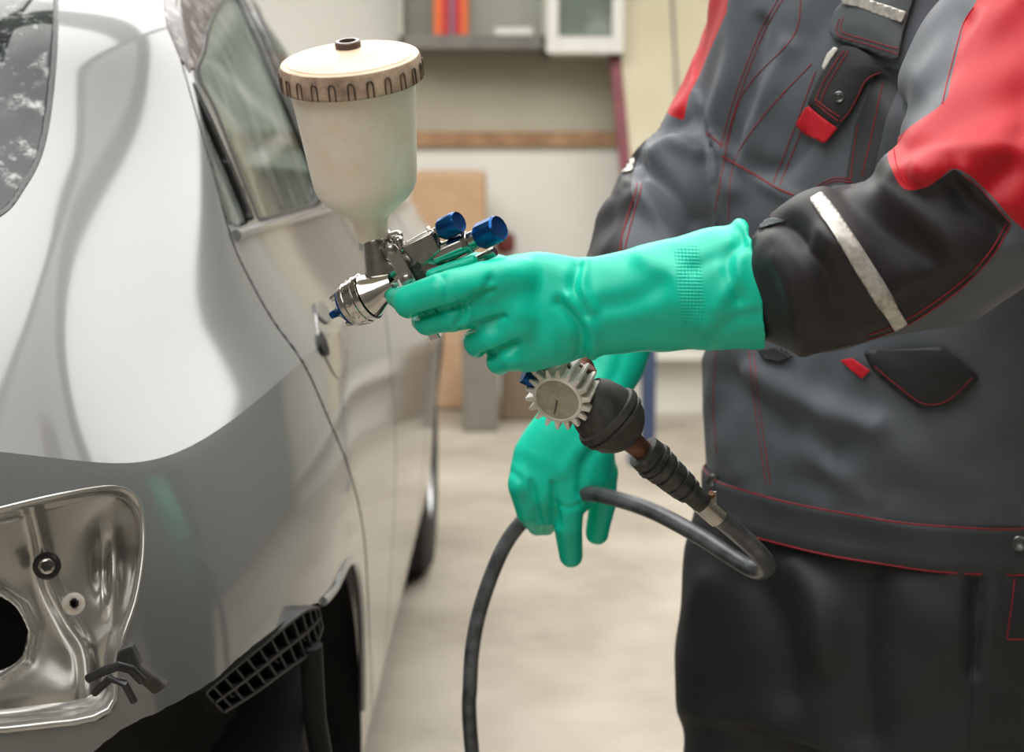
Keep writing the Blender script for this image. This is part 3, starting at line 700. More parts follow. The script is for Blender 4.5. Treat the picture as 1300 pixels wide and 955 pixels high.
# wheels
def wheel(x, y, side_):
    mb = MB().lathe((x, y, 0.30), (side_, 0, 0), [(-0.10, 0.18), (-0.10, 0.27), (-0.085, 0.295), (-0.05, 0.30), (0.05, 0.30), (0.085, 0.295), (0.10, 0.27), (0.098, 0.19), (0.085, 0.185)], 48, False)
    for k in range(48):
        a = k * math.pi / 24; mb.box((x, y + 0.2985 * math.sin(a), 0.30 + 0.2985 * math.cos(a)), (0.15, 0.014, 0.008), ((1, 0, 0), (0, math.cos(a), math.sin(a)), (0, -math.sin(a), math.cos(a))))
    w = mb.done('wheel', 'tyre', car)
    r = MB().lathe((x, y, 0.30), (side_, 0, 0), [(0.0, 0.185), (0.085, 0.187), (0.09, 0.175), (0.06, 0.165), (0.055, 0.05), (0.07, 0.03), (0.07, 0.001)], 40, True)
    r.done('rim', 'alloy', w)
    for k in range(5):
        a = k * 2 * math.pi / 5; mb = MB().box((x + side_ * 0.062, y + 0.1 * math.sin(a), 0.30 + 0.1 * math.cos(a)), (0.03, 0.035, 0.14), ((1, 0, 0), (0, math.cos(a), math.sin(a)), (0, -math.sin(a), math.cos(a))))
        mb.done('spoke', 'alloy', w, False, bevel=0.004)
wheel(-0.31, 4.12, 1); wheel(2 * XC + 0.31, 4.12, -1); wheel(2 * XC + 0.31, 1.66, -1); wheel(-0.36, 1.72, 1)
# wheel-arch liner behind the open rear corner
V = []; Fc = []; ns = 28
for k in range(ns + 1):
    a = math.radians(-20 + 220 * k / ns)
    for x in (-0.20, -0.62): V.append((x, 1.67 + 0.335 * math.cos(a), 0.33 + 0.325 * math.sin(a)))
for k in range(ns): Fc.append((2 * k, 2 * k + 1, 2 * k + 3, 2 * k + 2))
Fc.append(tuple(2 * k + 1 for k in range(ns + 1)))
mk('arch_liner', V, Fc, 'dark', car)
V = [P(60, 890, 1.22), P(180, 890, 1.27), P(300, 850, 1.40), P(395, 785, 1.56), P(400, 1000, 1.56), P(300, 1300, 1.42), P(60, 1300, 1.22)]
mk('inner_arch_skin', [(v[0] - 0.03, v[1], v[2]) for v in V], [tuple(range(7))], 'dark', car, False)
# arch lip
lip = [hit(TREE, x, y)[0] for x, y in spline([(410, 764), (424, 748), (437, 721), (446, 712), (453, 724), (458, 765), (460, 830), (460, 900)], 6)]
lip = [p for p in lip if p is not None]
MB().tube([p + np.array((0.000, 0, 0)) for p in lip], 0.005, 8).done('arch_lip', 'paint', car)

# ---- tail-lamp opening: rolled lip, bucket, bolt, grommet, openings
lb = lampcut[::2]; cen = np.array((60.0, 770.0)); rings = []
def shellp(x, y):
    p, n = hit(TREE, x, y)
    if p is None: p = P(x, y, 1.10)
    return p
for sc, dep in ((1.0, -0.0005), (0.985, -0.003), (0.955, -0.002), (0.925, 0.005), (0.91, 0.018), (0.89, 0.034), (0.86, 0.046), (0.80, 0.050)):
    ring = []
    for (x, y) in lb:
        p = shellp(x, y); q = cen + (np.array((x, y)) - cen) * sc
        w = P(q[0], q[1], p[1] + dep); ring.append(w)
    rings.append(ring)
n = len(lb); V = [p for r in rings for p in r]; Fc = []
for k in range(len(rings) - 1):
    for i in range(n): Fc.append((k * n + i, (k + 1) * n + i, (k + 1) * n + (i + 1) % n, k * n + (i + 1) % n))
bucket = mk('lamp_recess', V, Fc, 'bare', car)
bm = bmesh.new(); bm.from_mesh(bucket.data); bmesh.ops.recalc_face_normals(bm, faces=bm.faces); bm.to_mesh(bucket.data); bm.free()
inner = np.array([cen + (np.array(q) - cen) * 0.83 for q in lb])
st = 4; gx = np.arange(-130, 190, st); gy = np.arange(620, 930, st); PXG = np.array([(x, y) for y in gy for x in gx], float)
Yf = 1.172 + (PXG[:, 0] / 110.0) * 0.045
Yf -= 0.010 * np.exp(-(d_line(PXG, spline([(40, 640), (52, 690), (60, 740), (85, 790), (108, 830), (112, 900)], 6)) / 9) ** 2)
Yf += 0.010 * np.exp(-(((PXG[:, 0] - 130) / 10) ** 2 + ((PXG[:, 1] - 720) / 34) ** 2))
Yf -= 0.012 * np.exp(-(((PXG[:, 0] - 144) / 9) ** 2 + ((PXG[:, 1] - 730) / 44) ** 2))
Yf += 0.006 * np.exp(-((PXG[:, 0] - 150) / 40) ** 2) * np.sin(PXG[:, 1] / 26)
Yf -= 0.006 * np.exp(-(d_line(PXG, [(-40, 745), (0, 752), (24, 770), (38, 800), (30, 838), (0, 860)]) / 8) ** 2)
FV = np.array([P(x, y, Y) for (x, y), Y in zip(PXG, Yf)]); nxg = len(gx)
FF = [(j * nxg + i, (j + 1) * nxg + i, (j + 1) * nxg + i + 1, j * nxg + i + 1) for j in range(len(gy) - 1) for i in range(nxg - 1)]
hole = spline([(-60, 765), (-20, 757), (4, 760), (22, 774), (35, 798), (36, 818), (24, 838), (2, 850), (-40, 858)], 6, True)
fv, ff = clip(FV, FF, np.minimum(-sd_poly(PXG, inner) + 14, sd_poly(PXG, hole)))
solid(mk('recess_floor', fv, ff, 'bare', car), 0.003)
a = P(-10, 805, 1.23); MB().box((a[0] - 0.02, a[1] + 0.05, a[2]), (0.16, 0.02, 0.12)).done('dark_hole_backing', 'dark', car, False)  # dark box behind the opening, stands in for the shade inside it
def disc(name, px, py, Y, prof, m, parent, ax=(0.15, -1, 0.1), seg=28):
    return MB().lathe(P(px, py, Y), ax, prof, seg).done(name, m, parent)
k_ = 1.15 / F
bo = disc('mounting_bolt', 60, 718, 1.182, [(0, 0.0105), (0.004, 0.0105), (0.006, 0.0085)], 'blackpl', car)
disc('washer_ring', 60, 718, 1.178, [(0.0, 0.0062), (0.004, 0.0062), (0.005, 0.005)], 'chromesat', bo)
disc('bolt_head', 60, 718, 1.174, [(0.0, 0.0042), (0.005, 0.0042), (0.006, 0.003)], 'rubber2', bo, seg=6)
gr = disc('grommet', 94, 766, 1.197, [(0, 0.0088), (0.004, 0.0088), (0.005, 0.0076), (0.0052, 0.005)], 'gear', car)
MB().box(P(94, 766, 1.1905), (0.006, 0.003, 0.004)).box(P(94, 766, 1.1905), (0.003, 0.003, 0.0068)).done('slot', 'dark', gr, False)
# small clip and cable end below the lamp opening
cl = MB()
cl.tube(PP([(112, 862, 1.12), (132, 852, 1.115), (150, 846, 1.11), (166, 850, 1.12), (180, 864, 1.13)]), 0.0035, 10)
cl.tube(PP([(120, 880, 1.12), (140, 862, 1.11), (158, 868, 1.11), (170, 890, 1.12)]), 0.003, 10)
cl.done('trim_clip', 'blackpl', car)
MB().prism(PP([(150, 826, 1.13), (166, 820, 1.135), (178, 846, 1.14), (212, 872, 1.16), (196, 884, 1.15), (160, 850, 1.13), (146, 840, 1.13)]), (0, 0.012, 0)).done('corner_bracket', 'rubber', car, False, bevel=0.002)
# black ribbed bumper bracket along the lower edge of the quarter panel
br = [(262, 880), (300, 848), (345, 811), (385, 779), (406, 772)]
brl = [(285, 905), (325, 880), (366, 850), (398, 826), (411, 796)]
def bY(x): return 1.27 + (x - 262) / 150 * 0.19
T = spline([P(x, y, bY(x)) for x, y in br], 6); Bq = spline([P(x, y, bY(x) - 0.004) for x, y in brl], 6)
n = len(T); back = np.array((-0.014, 0.006, 0))
V = list(T + back) + list(Bq + back); Fc = [(i, i + 1, n + i + 1, n + i) for i in range(n - 1)]
bkt = solid(mk('bumper_bracket', V, Fc, 'blackpl', car), 0.003)
def blade(p, q, d, th=0.0012):
    p = np.array(p); q = np.array(q); e = (q - p) / np.linalg.norm(q - p); nn = np.cross(e, d); nn = nn / np.linalg.norm(nn) * th
    return MB().prism([p - nn, q - nn, q + nn, p + nn], d)
outw = -back
blades = [(T[i] + back, T[i + 1] + back) for i in range(n - 1)] + [(Bq[i] + back, Bq[i + 1] + back) for i in range(n - 1)]
fr = MB()
for i in range(n - 1):
    for L in (T, Bq, (T + Bq) / 2):
        b0 = blade(L[i] + back, L[i + 1] + back, outw); fr.add(b0.V, b0.F)
fr.done('bracket_frame', 'blackpl', bkt, False)
for i in range(0, n, 2):
    b0 = blade(T[i] + back, Bq[i] + back, outw * 0.95); b0.done('rib', 'blackpl', bkt, False)
for i in (4, 12, 18):
    c = (T[i] * 0.4 + Bq[i] * 0.6); MB().lathe(c + back, outw, [(0, 0.006), (0.012, 0.006), (0.0125, 0.0045), (0.004, 0.004)], 16).done('boss', 'rubber', bkt)
e0 = P(395, 845, 1.44); MB().tube([e0 + (0, 0, 0.02), e0 + (0.0, 0.02, -0.06), e0 + (0.01, 0.08, -0.2)], 0.011, 10).done('liner_edge', 'dark', car)
# door handle opening: shading of its hole and dent painted as dark patches
hp, hn = hit(TREE, 421, 436)
if hn.dot(hp - np.array(CAMV)) > 0: hn = -hn
hr = spline([(400, 388), (412, 384), (430, 410), (440, 436), (438, 470), (430, 482), (418, 466), (404, 430)], 4, True)
trd = bvh(SV, SF)
hpl = patch('handle_plate', hr, trd, 'paint', rdoor, 0.0002, 0.0006, 3, bulge=0.0015)
patch('handle_hole_shade', spline([(402, 424), (407, 424), (414, 440), (415, 452), (409, 450), (403, 438)], 3, True), trd, 'dark', hpl, 0.0024, 0.0006, 2)
patch('handle_dent_shade', spline([(398, 387), (408, 385), (418, 404), (414, 412), (403, 404)], 3, True), trd, 'greyshelf', hpl, 0.0024, 0.0006, 2)
# bright sill moulding under the door windows
for L, nm in (([(297, 299), (330, 289), (372, 277), (412, 265), (436, 258)], 'sill_moulding'),):
    pts = [hit(TREE, x, y)[0] for x, y in spline(L, 6)]
    MB().tube([p + np.array((0.002, 0, 0)) for p in pts if p is not None], 0.006, 10).done(nm, 'paint', rdoor)
# ------------------------------------------------------------------ spray gun
GY = 1.12; U = GY / F
def nrm(v): v = np.array(v, float); return v / np.linalg.norm(v)
gun = thing('spray_gun', tuple(P(640, 470, GY)), 'chrome spray gun with milky paint cup and white toothed knob held in green glove', 'spray gun')
# --- paint cup
N0 = P(473, 303, 1.125); up = nrm((-0.080, -0.30, 0.945))
cup = MB().lathe(N0, up, [(0.0, 0.0112), (0.004, 0.0118), (0.012, 0.0122), (0.018, 0.0150), (0.0235, 0.0215), (0.030, 0.0290), (0.036, 0.0340), (0.042, 0.0362), (0.052, 0.0374), (0.075, 0.0395), (0.100, 0.0418), (0.117, 0.0432)], 64).done('cup', 'cup', gun, sharp=60)
MB().lathe(N0 - up * 0.006, up, [(0, 0.0105), (0.0065, 0.0105)], 32).done('cup_collar', 'chromesat', gun)
L0 = N0 + up * 0.1135
lid = MB().lathe(L0, up, [(0.0, 0.0430), (0.0005, 0.0478), (0.002, 0.0486), (0.0145, 0.0480), (0.0168, 0.0470)], 72, False).done('lid', 'lidside', gun, sharp=30)
MB().lathe(L0, up, [(0.0168, 0.0470), (0.0176, 0.0458), (0.0174, 0.0440), (0.0184, 0.0430), (0.0225, 0.0250), (0.0245, 0.0100), (0.0245, 0.0005)], 72, False).done('lid_top', 'lidtop', lid, sharp=30)
MB().lathe(L0 + up * 0.0243, up, [(0, 0.0088), (0.004, 0.0088), (0.0048, 0.0080), (0.0048, 0.0058), (0.0015, 0.0054), (0.0014, 0.0003)], 36, False).done('vent_cap', 'vent', lid)
MB().lathe(L0 + up * 0.0262, up, [(0, 0.0050), (0.0003, 0.0050)], 24).done('vent_hole', 'dark', lid)
e1 = nrm(np.cross(up, (0.3, 0.9, 0.31))); e2 = np.cross(up, e1)
for k in range(24):
    a0 = 2 * math.pi * (k + 0.5) / 24; pts = []
    for s_, t_ in ((-1, 0.001), (-1, 0.0085), (-0.75, 0.0112), (0, 0.0122), (0.75, 0.0112), (1, 0.0085), (1, 0.001)):
        a = a0 + s_ * 0.043; pts.append(L0 + up * t_ + (e1 * math.cos(a) + e2 * math.sin(a)) * 0.0486)
    MB().tube(spline(pts, 3), 0.00062, 6).done('grip_rib', 'ribline', lid)
# --- body
def cyl(name, a, b, ra, rb, m, parent=gun, seg=28, prof=None, bevel=0.0):
    a = np.array(a, float); b = np.array(b, float); L = np.linalg.norm(b - a)
    pr = prof and [(t * L, r) for t, r in prof] or [(0, ra * 0.93), (0.0006, ra), (L - 0.0006, rb), (L, rb * 0.93)]
    return MB().lathe(a, b - a, pr, seg).done(name, m, parent, sharp=35)
Fd = Field(P(415, 420, GY - 0.05), P(640, 280, GY + 0.05), 0.0010)
k = U
def G_(x, y, dy=0.0): return P(x, y, GY + dy)
Fd.cap(G_(476, 310), G_(486, 352), 15.5 * k, 17 * k, 0.002, 0.85, (0, 1, 0))               # column under the cup
Fd.cap(G_(473, 308), G_(478, 352), 13 * k, 15 * k, 0.001, 0.9, (0, 1, 0))
Fd.cap(G_(500, 340), G_(540, 322), 15 * k, 19 * k, 0.004, 0.8, (0, 1, 0))                 # bridge to the rear block
Fd.cap(G_(522, 318), G_(545, 306), 13 * k, 14 * k, 0.002, 0.85, (0, 1, 0))                 # upper rear block
Fd.cap(G_(526, 332), G_(590, 312), 14 * k, 13 * k, 0.002)                                  # lower barrel
Fd.cap(G_(535, 345), G_(560, 352), 17 * k, 17 * k, 0.004)
V, Fc = Fd.mesh(); V = relax(V, Fc, 2); mk('gun_body', V, Fc, 'chromesat', gun)
ax = nrm(P(443, 389, GY + 0.002) - P(468, 376, GY - 0.003)); # barrel axis, towards the nozzle
hc = P(468, 376, GY - 0.002)
cyl('fluid_head', hc - ax * 0.022, hc - ax * 0.001, 0.009, 0.0155, 'chrome', prof=[(0, 0.0075), (0.2, 0.0088), (0.55, 0.0115), (0.85, 0.0150), (1, 0.0162)], seg=40)
cap_ = MB().lathe(hc - ax * 0.0005, ax, [(0, 0.0150), (0.0006, 0.0176), (0.0034, 0.0178), (0.0042, 0.0168), (0.0050, 0.0168), (0.0058, 0.0176), (0.0125, 0.0172), (0.0132, 0.0160), (0.0140, 0.0166), (0.0172, 0.0160), (0.0182, 0.0150), (0.0182, 0.0006)], 48).done('air_cap', 'chrome', gun, sharp=28)
h1 = nrm(np.cross(ax, (0.3, 0.9, 0.31))); h2 = np.cross(ax, h1)
for q in range(10):
    a = q * math.pi / 5; d_ = h1 * math.cos(a) + h2 * math.sin(a)
    MB().lathe(hc + ax * 0.0087 + d_ * 0.0166, d_, [(0, 0.0030), (0.0009, 0.0030), (0.0010, 0.0022), (0.0003, 0.0018)], 14).done('cap_stud', 'chromesat', cap_)
MB().lathe(hc + ax * 0.0180, ax, [(0, 0.0146), (0.0014, 0.0142), (0.006, 0.0072), (0.0085, 0.0040), (0.0105, 0.0030), (0.0150, 0.0028), (0.0152, 0.0010)], 30).done('nozzle', 'blue', cap_)
for s_ in (-1, 1): MB().tube([hc + ax * 0.018 + h1 * 0.0115 * s_, hc + ax * 0.026 + h1 * 0.0105 * s_], [0.0032, 0.0022], 10).done('air_horn', 'chrome', cap_)
# upper rear block faces
MB().prism([G_(509, 313, -0.009), G_(548, 293, -0.009), G_(561, 318, -0.009), G_(538, 339, -0.009), G_(524, 336, -0.009)], (0, 0.018, 0)).done('rear_block', 'chromesat', gun, True, bevel=0.0018, bseg=3)
# trigger
tp = [(488, 315), (493, 311), (501, 310), (507, 316), (517, 336), (528, 356), (524, 366), (513, 367), (505, 352), (494, 330)]
trg = MB().prism([G_(x, y, -0.0155) for x, y in tp], (0, 0.0022, 0)).done('trigger', 'chrome', gun, True, bevel=0.0006)
MB().prism([G_(x, y, 0.0135) for x, y in tp], (0, 0.0022, 0)).done('trigger_arm', 'chrome', trg, True, bevel=0.0006)
MB().prism([G_(512, 362, -0.0145), G_(527, 356, -0.0145), G_(540, 392, -0.012), G_(560, 430, -0.010), G_(548, 434, -0.010), G_(527, 398, -0.012)], (0, 0.026, 0)).done('trigger_blade', 'chrome', trg, True, bevel=0.0012)
for x, y, r in ((497, 317, 0.0036), (517, 355, 0.0042)):
    MB().lathe(G_(x, y, -0.0152), (0, -1, 0.05), [(0, r * 1.15), (0.0012, r * 1.15), (0.0014, r * 0.85), (0.0030, r * 0.8), (0.0034, r * 0.6)], 22).done('pivot_screw', 'chromesat', trg)
MB().lathe(G_(497, 317, 0.016), (0, 1, 0), [(0, 0.004), (0.002, 0.0035)], 16).done('pivot_nut', 'chromesat', trg)
Fd = Field(P(480, 345, GY - 0.02), P(530, 275, GY + 0.03), 0.0008)
Fd.cap(G_(498, 302, 0.004), G_(504, 300, 0.004), 8 * k, 8 * k, 0.001); Fd.cap(G_(490, 296, 0.008), G_(493, 300, 0.008), 6 * k, 6 * k, 0.001); Fd.cap(G_(506, 306, -0.004), G_(509, 316, -0.004), 7 * k, 7 * k, 0.001)
V, Fc = Fd.mesh(); mk('locking_lug', V, Fc, 'chrome', gun)
Fd = Field(P(515, 375, GY - 0.03), P(560, 320, GY + 0.01), 0.0008); Fd.cap(G_(526, 338, -0.008), G_(536, 354, -0.008), 8 * k, 8 * k, 0.001); Fd.cap(G_(535, 345, -0.01), G_(541, 350, -0.01), 4 * k, 4 * k, 0)
V, Fc = Fd.mesh(); mk('packing_nut', V, Fc, 'rubber2', gun)
# adjusting knobs
back_ = nrm(P(638, 287, GY - 0.018) - P(608, 301, GY - 0.006))
def knob(x0, y0, x1, y1, r, dy):
    a = P(x0, y0, GY + dy); L = math.hypot(x1 - x0, y1 - y0) * U * 1.12
    kn = MB().lathe(a, back_, [(0, r * 0.86), (0.0008, r * 0.92), (0.0018, r * 0.92), (0.0022, r), (L - 0.0018, r), (L, r * 0.90), (L - 0.0004, r * 0.72), (L - 0.0006, 0.0004)], 14).done('adjusting_knob', 'blue', gun, sharp=25)
    return kn
cyl('knob_neck', G_(546, 300), G_(551, 297.5), 0.0072, 0.0072, 'chrome', seg=8)
cyl('knob_neck', G_(550, 298), G_(563, 291.5, -0.004), 0.0045, 0.0045, 'chromesat')
knob(561, 292, 584, 279, 0.0083, -0.004)
cyl('barrel_tube', G_(552, 327), G_(592, 309, -0.004), 0.0080, 0.0080, 'chrome')
cyl('knob_neck', G_(590, 310, -0.004), G_(598, 306.5, -0.006), 0.0082, 0.0082, 'chromesat', seg=8)
cyl('knob_neck', G_(597, 307, -0.006), G_(611, 300, -0.009), 0.0070, 0.0070, 'chromesat')
knob(609, 301, 636, 288, 0.0098, -0.009)
cyl('air_valve', G_(606, 330, 0.004), G_(629, 319, -0.002), 0.0034, 0.0036, 'chrome')
cyl('handle', G_(556, 345, 0.004), G_(690, 474, 0.0), 0.0095, 0.0095, 'chromesat', prof=[(0, 0.010), (0.3, 0.0095), (0.8, 0.0088), (1, 0.0100)])
# --- pressure regulator with toothed knob
kc = P(707, 509, GY - 0.012); ka = nrm((-0.34, -0.86, -0.36)); kr = 34 * U
kb = MB().lathe(kc - ka * 0.030, ka, [(0, kr * 0.97), (0.0275, kr * 0.99), (0.0295, kr * 0.96), (0.0300, kr * 0.86), (0.0285, kr * 0.83)], 54, False).done('regulator_knob', 'gear', gun, sharp=35)
MB().lathe(kc - ka * 0.0016, ka, [(0, kr * 0.84), (0.0003, kr * 0.84), (0.0006, kr * 0.5), (0.0007, 0.0004)], 40).done('gauge_face', 'gauge', kb)
g1 = nrm(np.cross(ka, (0.3, 0.1, 0.9))); g2 = np.cross(ka, g1)
MB().prism([kc + g1 * 0.0004 - ka * 0.0004, kc - g1 * 0.0004 - ka * 0.0004, kc - g1 * 0.0003 + g2 * 0.012 - ka * 0.0004, kc + g1 * 0.0003 + g2 * 0.012 - ka * 0.0004], ka * 0.0003).done('needle', 'rubber2', kb, False)
for q in range(18):
    a = 2 * math.pi * q / 18; d_ = g1 * math.cos(a) + g2 * math.sin(a); tn = np.cross(ka, d_)
    w0, w1 = 0.0022, 0.0011
    sec = lambda t, h: [kc + ka * t + d_ * (kr * 0.96) - tn * w0, kc + ka * t + d_ * (kr * 0.96) + tn * w0, kc + ka * t + d_ * (kr + h) + tn * w1, kc + ka * t + d_ * (kr + h) - tn * w1]
    A, B_ = sec(-0.0285, 0.0045), sec(-0.0008, 0.0058)
    MB().add(A + B_, [(3, 2, 1, 0), (4, 5, 6, 7), (0, 1, 5, 4), (1, 2, 6, 5), (2, 3, 7, 6), (3, 0, 4, 7)]).done('tooth', 'gear', kb, True, bevel=0.0005)
cyl('regulator_stem', kc - ka * 0.050, kc - ka * 0.028, 0.0130, 0.0130, 'brass')
# inlet joint below the handle
cyl('inlet_nut', P(688, 468, GY + 0.012), P(716, 486, GY + 0.016), 0.0105, 0.0105, 'chromesat', seg=6)
cyl('blue_plug', P(664, 476, GY - 0.004), P(680, 484, GY - 0.002), 0.0062, 0.0062, 'blue', seg=12)
cyl('red_seal_cap', P(728, 488, GY + 0.012), P(742, 462, GY + 0.010), 0.0115, 0.0105, 'redrub')
cyl('seal_ring', P(716, 484, GY + 0.004), P(732, 468, GY + 0.002), 0.0100, 0.0100, 'rubber')
# --- black bulb, brass stub, coupling, ferrule
d0 = P(742, 500, GY + 0.006); d1 = P(806, 563, GY + 0.014); da = nrm(d1 - d0); Ld = np.linalg.norm(d1 - d0)
MB().lathe(d0, da, [(0, 0.013), (0.0004, 0.0160), (0.006, 0.0200), (0.016, 0.0232), (0.0215, 0.0240), (0.0222, 0.0262), (0.0252, 0.0272), (0.0272, 0.0270), (0.0280, 0.0252), (0.0292, 0.0250), (0.0302, 0.0262), (0.0325, 0.0258), (0.0335, 0.0244), (0.040, 0.0222), (0.046, 0.0170), (0.0495, 0.0120), (0.050, 0.0030)], 40).done('water_separator', 'rubber', gun, sharp=28)
c0 = P(800, 559, GY + 0.014); c1 = P(826, 581, GY + 0.018); cyl('brass_stub', c0, c1, 0.0085, 0.0075, 'brass')
m0 = P(816, 573, GY + 0.017); m1 = P(893, 640, GY + 0.030); ma = nrm(m1 - m0); Lm = np.linalg.norm(m1 - m0)
MB().lathe(m0, ma, [(0, 0.010), (0.0004, 0.0135), (0.008, 0.0140), (0.0084, 0.0128), (0.0098, 0.0128), (0.0102, 0.0148), (0.0135, 0.0150), (0.0140, 0.0130), (0.0155, 0.0130), (0.0160, 0.0138), (0.0225, 0.0134), (0.0230, 0.0116), (0.0250, 0.0116), (0.0255, 0.0126), (0.0340, 0.0122), (0.0344, 0.0110), (0.0360, 0.0110), (0.0364, 0.0118), (0.0440, 0.0112), (0.0445, 0.0098), (0.0460, 0.0098), (0.0464, 0.0106), (0.0500, 0.0100), (0.0504, 0.0084), (Lm, 0.0080)], 32).done('quick_coupling', 'rubber2', gun, sharp=28)
f0 = P(889, 637, GY + 0.030); f1 = P(913, 658, GY + 0.036)
fe = cyl('ferrule', f0, f1, 0.0082, 0.0082, 'chromesat')
MB().box(P(905, 632, GY + 0.028), (0.006, 0.004, 0.010)).done('clamp_ear', 'chromesat', fe, False, bevel=0.0008)
MB().tube([P(903, 626, GY + 0.02), P(905, 634, GY + 0.034)], 0.0022, 8).done('clamp_screw', 'brass', fe)
# ------------------------------------------------------------------ air hose
hpx = [(908, 653, 1.156), (930, 671, 1.165), (956, 695, 1.185), (971, 712, 1.21), (972, 722, 1.232), (958, 724, 1.255), (930, 708, 1.28), (890, 682, 1.31), (830, 650, 1.35), (780, 633, 1.385), (745, 627, 1.41), (715, 634, 1.435), (685, 648, 1.455), (660, 666, 1.462), (636, 702, 1.465), (613, 762, 1.465), (601, 815, 1.465), (597, 868, 1.465), (598, 940, 1.47)]
hp_ = PP(hpx) + [np.array(v) for v in ((-0.02, 1.45, 0.35), (0.0, 1.38, 0.12), (0.05, 1.22, 0.02), (0.15, 0.95, 0.0085), (0.4, 0.6, 0.0085), (0.8, 0.3, 0.0085), (1.5, 0.1, 0.0085), (2.4, 0.2, 0.0085))]
tag(MB().tube(spline(hp_, 8), 0.0073, 16).done('air_hose', 'hose', None), 'dark grey rubber air hose looping from gun coupling through the far glove', 'hose')
# ------------------------------------------------------------------ worker
TC = np.array((0.385, 1.50))                        # torso centre (x, y)
man = thing('person', (TC[0], TC[1], 0), 'person in grey, black and red work clothes and green gloves holding spray gun and hose', 'person')
PH = math.radians(42); FW = np.array((-math.cos(PH), -math.sin(PH))); SW = np.array((math.sin(PH), -math.cos(PH)))   # facing direction; towards the near (left) shoulder
def W3(f, s, z): return np.array((TC[0] + FW[0] * f + SW[0] * s, TC[1] + FW[1] * f + SW[1] * s, z))
# torso sections: z, half width, half depth, forward shift
sec = np.array([(0.56, 0.190, 0.155, 0.03), (0.70, 0.198, 0.158, 0.02), (0.78, 0.203, 0.158, 0.0), (0.84, 0.206, 0.160, 0.0), (0.90, 0.205, 0.158, 0.003), (0.98, 0.206, 0.156, 0.006), (1.08, 0.212, 0.152, 0.008), (1.18, 0.218, 0.148, 0.010), (1.27, 0.215, 0.140, 0.008), (1.34, 0.18, 0.115, 0.0), (1.39, 0.10, 0.085, -0.01), (1.45, 0.07, 0.07, -0.01)])
def torso_d(X, Y, Z, grow=0.0):
    a = np.interp(Z, sec[:, 0], sec[:, 1]) + grow; b = np.interp(Z, sec[:, 0], sec[:, 2]) + grow; sh = np.interp(Z, sec[:, 0], sec[:, 3])
    x = X - TC[0]; y = Y - TC[1]; f = x * FW[0] + y * FW[1] - sh; s_ = x * SW[0] + y * SW[1]
    r = (np.abs(s_ / a) ** 2.3 + np.abs(f / b) ** 2.3) ** (1 / 2.3)
    return (r - 1) * np.minimum(a, b)
# arm joints
SHn = np.array((0.545, 1.36, 1.27)); ELn = P(1243, 252, 1.05)
near_ch = [(SHn, 0.085), (P(1292, 105, 1.16), 0.078), (ELn, 0.062)]
fore_ch = [(ELn, 0.060), (P(1185, 312, 1.055), 0.0525), (P(1120, 331, 1.06), 0.0515), (P(1064, 337, 1.065), 0.0545), (P(1034, 350, 1.078), 0.0510), (P(1006, 366, 1.092), 0.041), (P(965, 366, 1.10), 0.030), (P(935, 366, 1.10), 0.020)]
EF = P(830, 292, 1.53)
far_ch = [(P(1010, -20, 1.66), 0.075), (P(958, 108, 1.62), 0.058), (P(860, 243, 1.55), 0.053), (EF, 0.051)]
ffore_ch = [(EF, 0.051), (P(806, 350, 1.50), 0.047), (P(788, 405, 1.48), 0.036), (P(780, 432, 1.47), 0.026)]
JH = 0.004
Fd = Field((0.02, 0.93, 0.755), (0.78, 1.86, 1.46), JH)
sl, X, Y, Z = Fd.sub((0.10, 1.2, 0.7), (0.75, 1.8, 1.46))
d = torso_d(X, Y, Z); d = np.maximum(d, (0.763 - Z).astype(np.float32))
Fd.D[sl] = d.astype(np.float32); del X, Y, Z, d
def ch(c, k, k0): Fd.chain([p for p, r in c], [r for p, r in c], k, k0)
ch(near_ch, 0.02, 0.03); ch(fore_ch, 0.008, 0.02); ch(far_ch, 0.02, 0.03); ch(ffore_ch, 0.02, 0.02)
V, Fc = Fd.mesh(); V = relax(V, Fc, 3)
def chd(V, c): return np.minimum.reduce([capd((V[:, 0], V[:, 1], V[:, 2]), c[i][0], c[i + 1][0], c[i][1], c[i + 1][1]) for i in range(len(c) - 1)])
dT = torso_d(V[:, 0], V[:, 1], V[:, 2]); dN = np.minimum(chd(V, near_ch), chd(V, fore_ch)); dNf = chd(V, fore_ch); dFr = np.minimum(chd(V, far_ch), chd(V, ffore_ch))
isN = (dN < dT) & (dN < dFr); isF = (dFr < dT) & (dFr < dN); isT = ~isN & ~isF
N = vnormals(V, Fc); px = proj(V)
foldsN = [([(1045, 300), (1085, 330), (1120, 380)], 0.006, 16), ([(1000, 290), (1040, 335), (1060, 400)], -0.006, 14), ([(1070, 240), (1120, 290), (1180, 330)], -0.006, 16),
          ([(1130, 245), (1190, 290), (1230, 330)], 0.006, 18), ([(1205, 215), (1225, 255), (1270, 290)], -0.010, 16), ([(1180, 225), (1207, 216), (1222, 222)], 0.010, 14), ([(985, 330), (1010, 380), (1020, 440)], 0.004, 12),
          ([(960, 285), (1000, 282), (1020, 300)], -0.004, 12), ([(1150, 190), (1220, 150), (1300, 120)], -0.007, 24), ([(1140, 215), (1220, 195), (1300, 190)], 0.007, 20), ([(1170, 100), (1230, 60), (1290, 0)], 0.006, 22),
          ([(1130, 150), (1190, 100), (1230, 30)], -0.006, 16), ([(1260, 240), (1290, 200), (1310, 150)], -0.006, 20), ([(1080, 400), (1140, 390), (1220, 350)], -0.005, 18)]
V = fold(V, N, px, foldsN, isN)
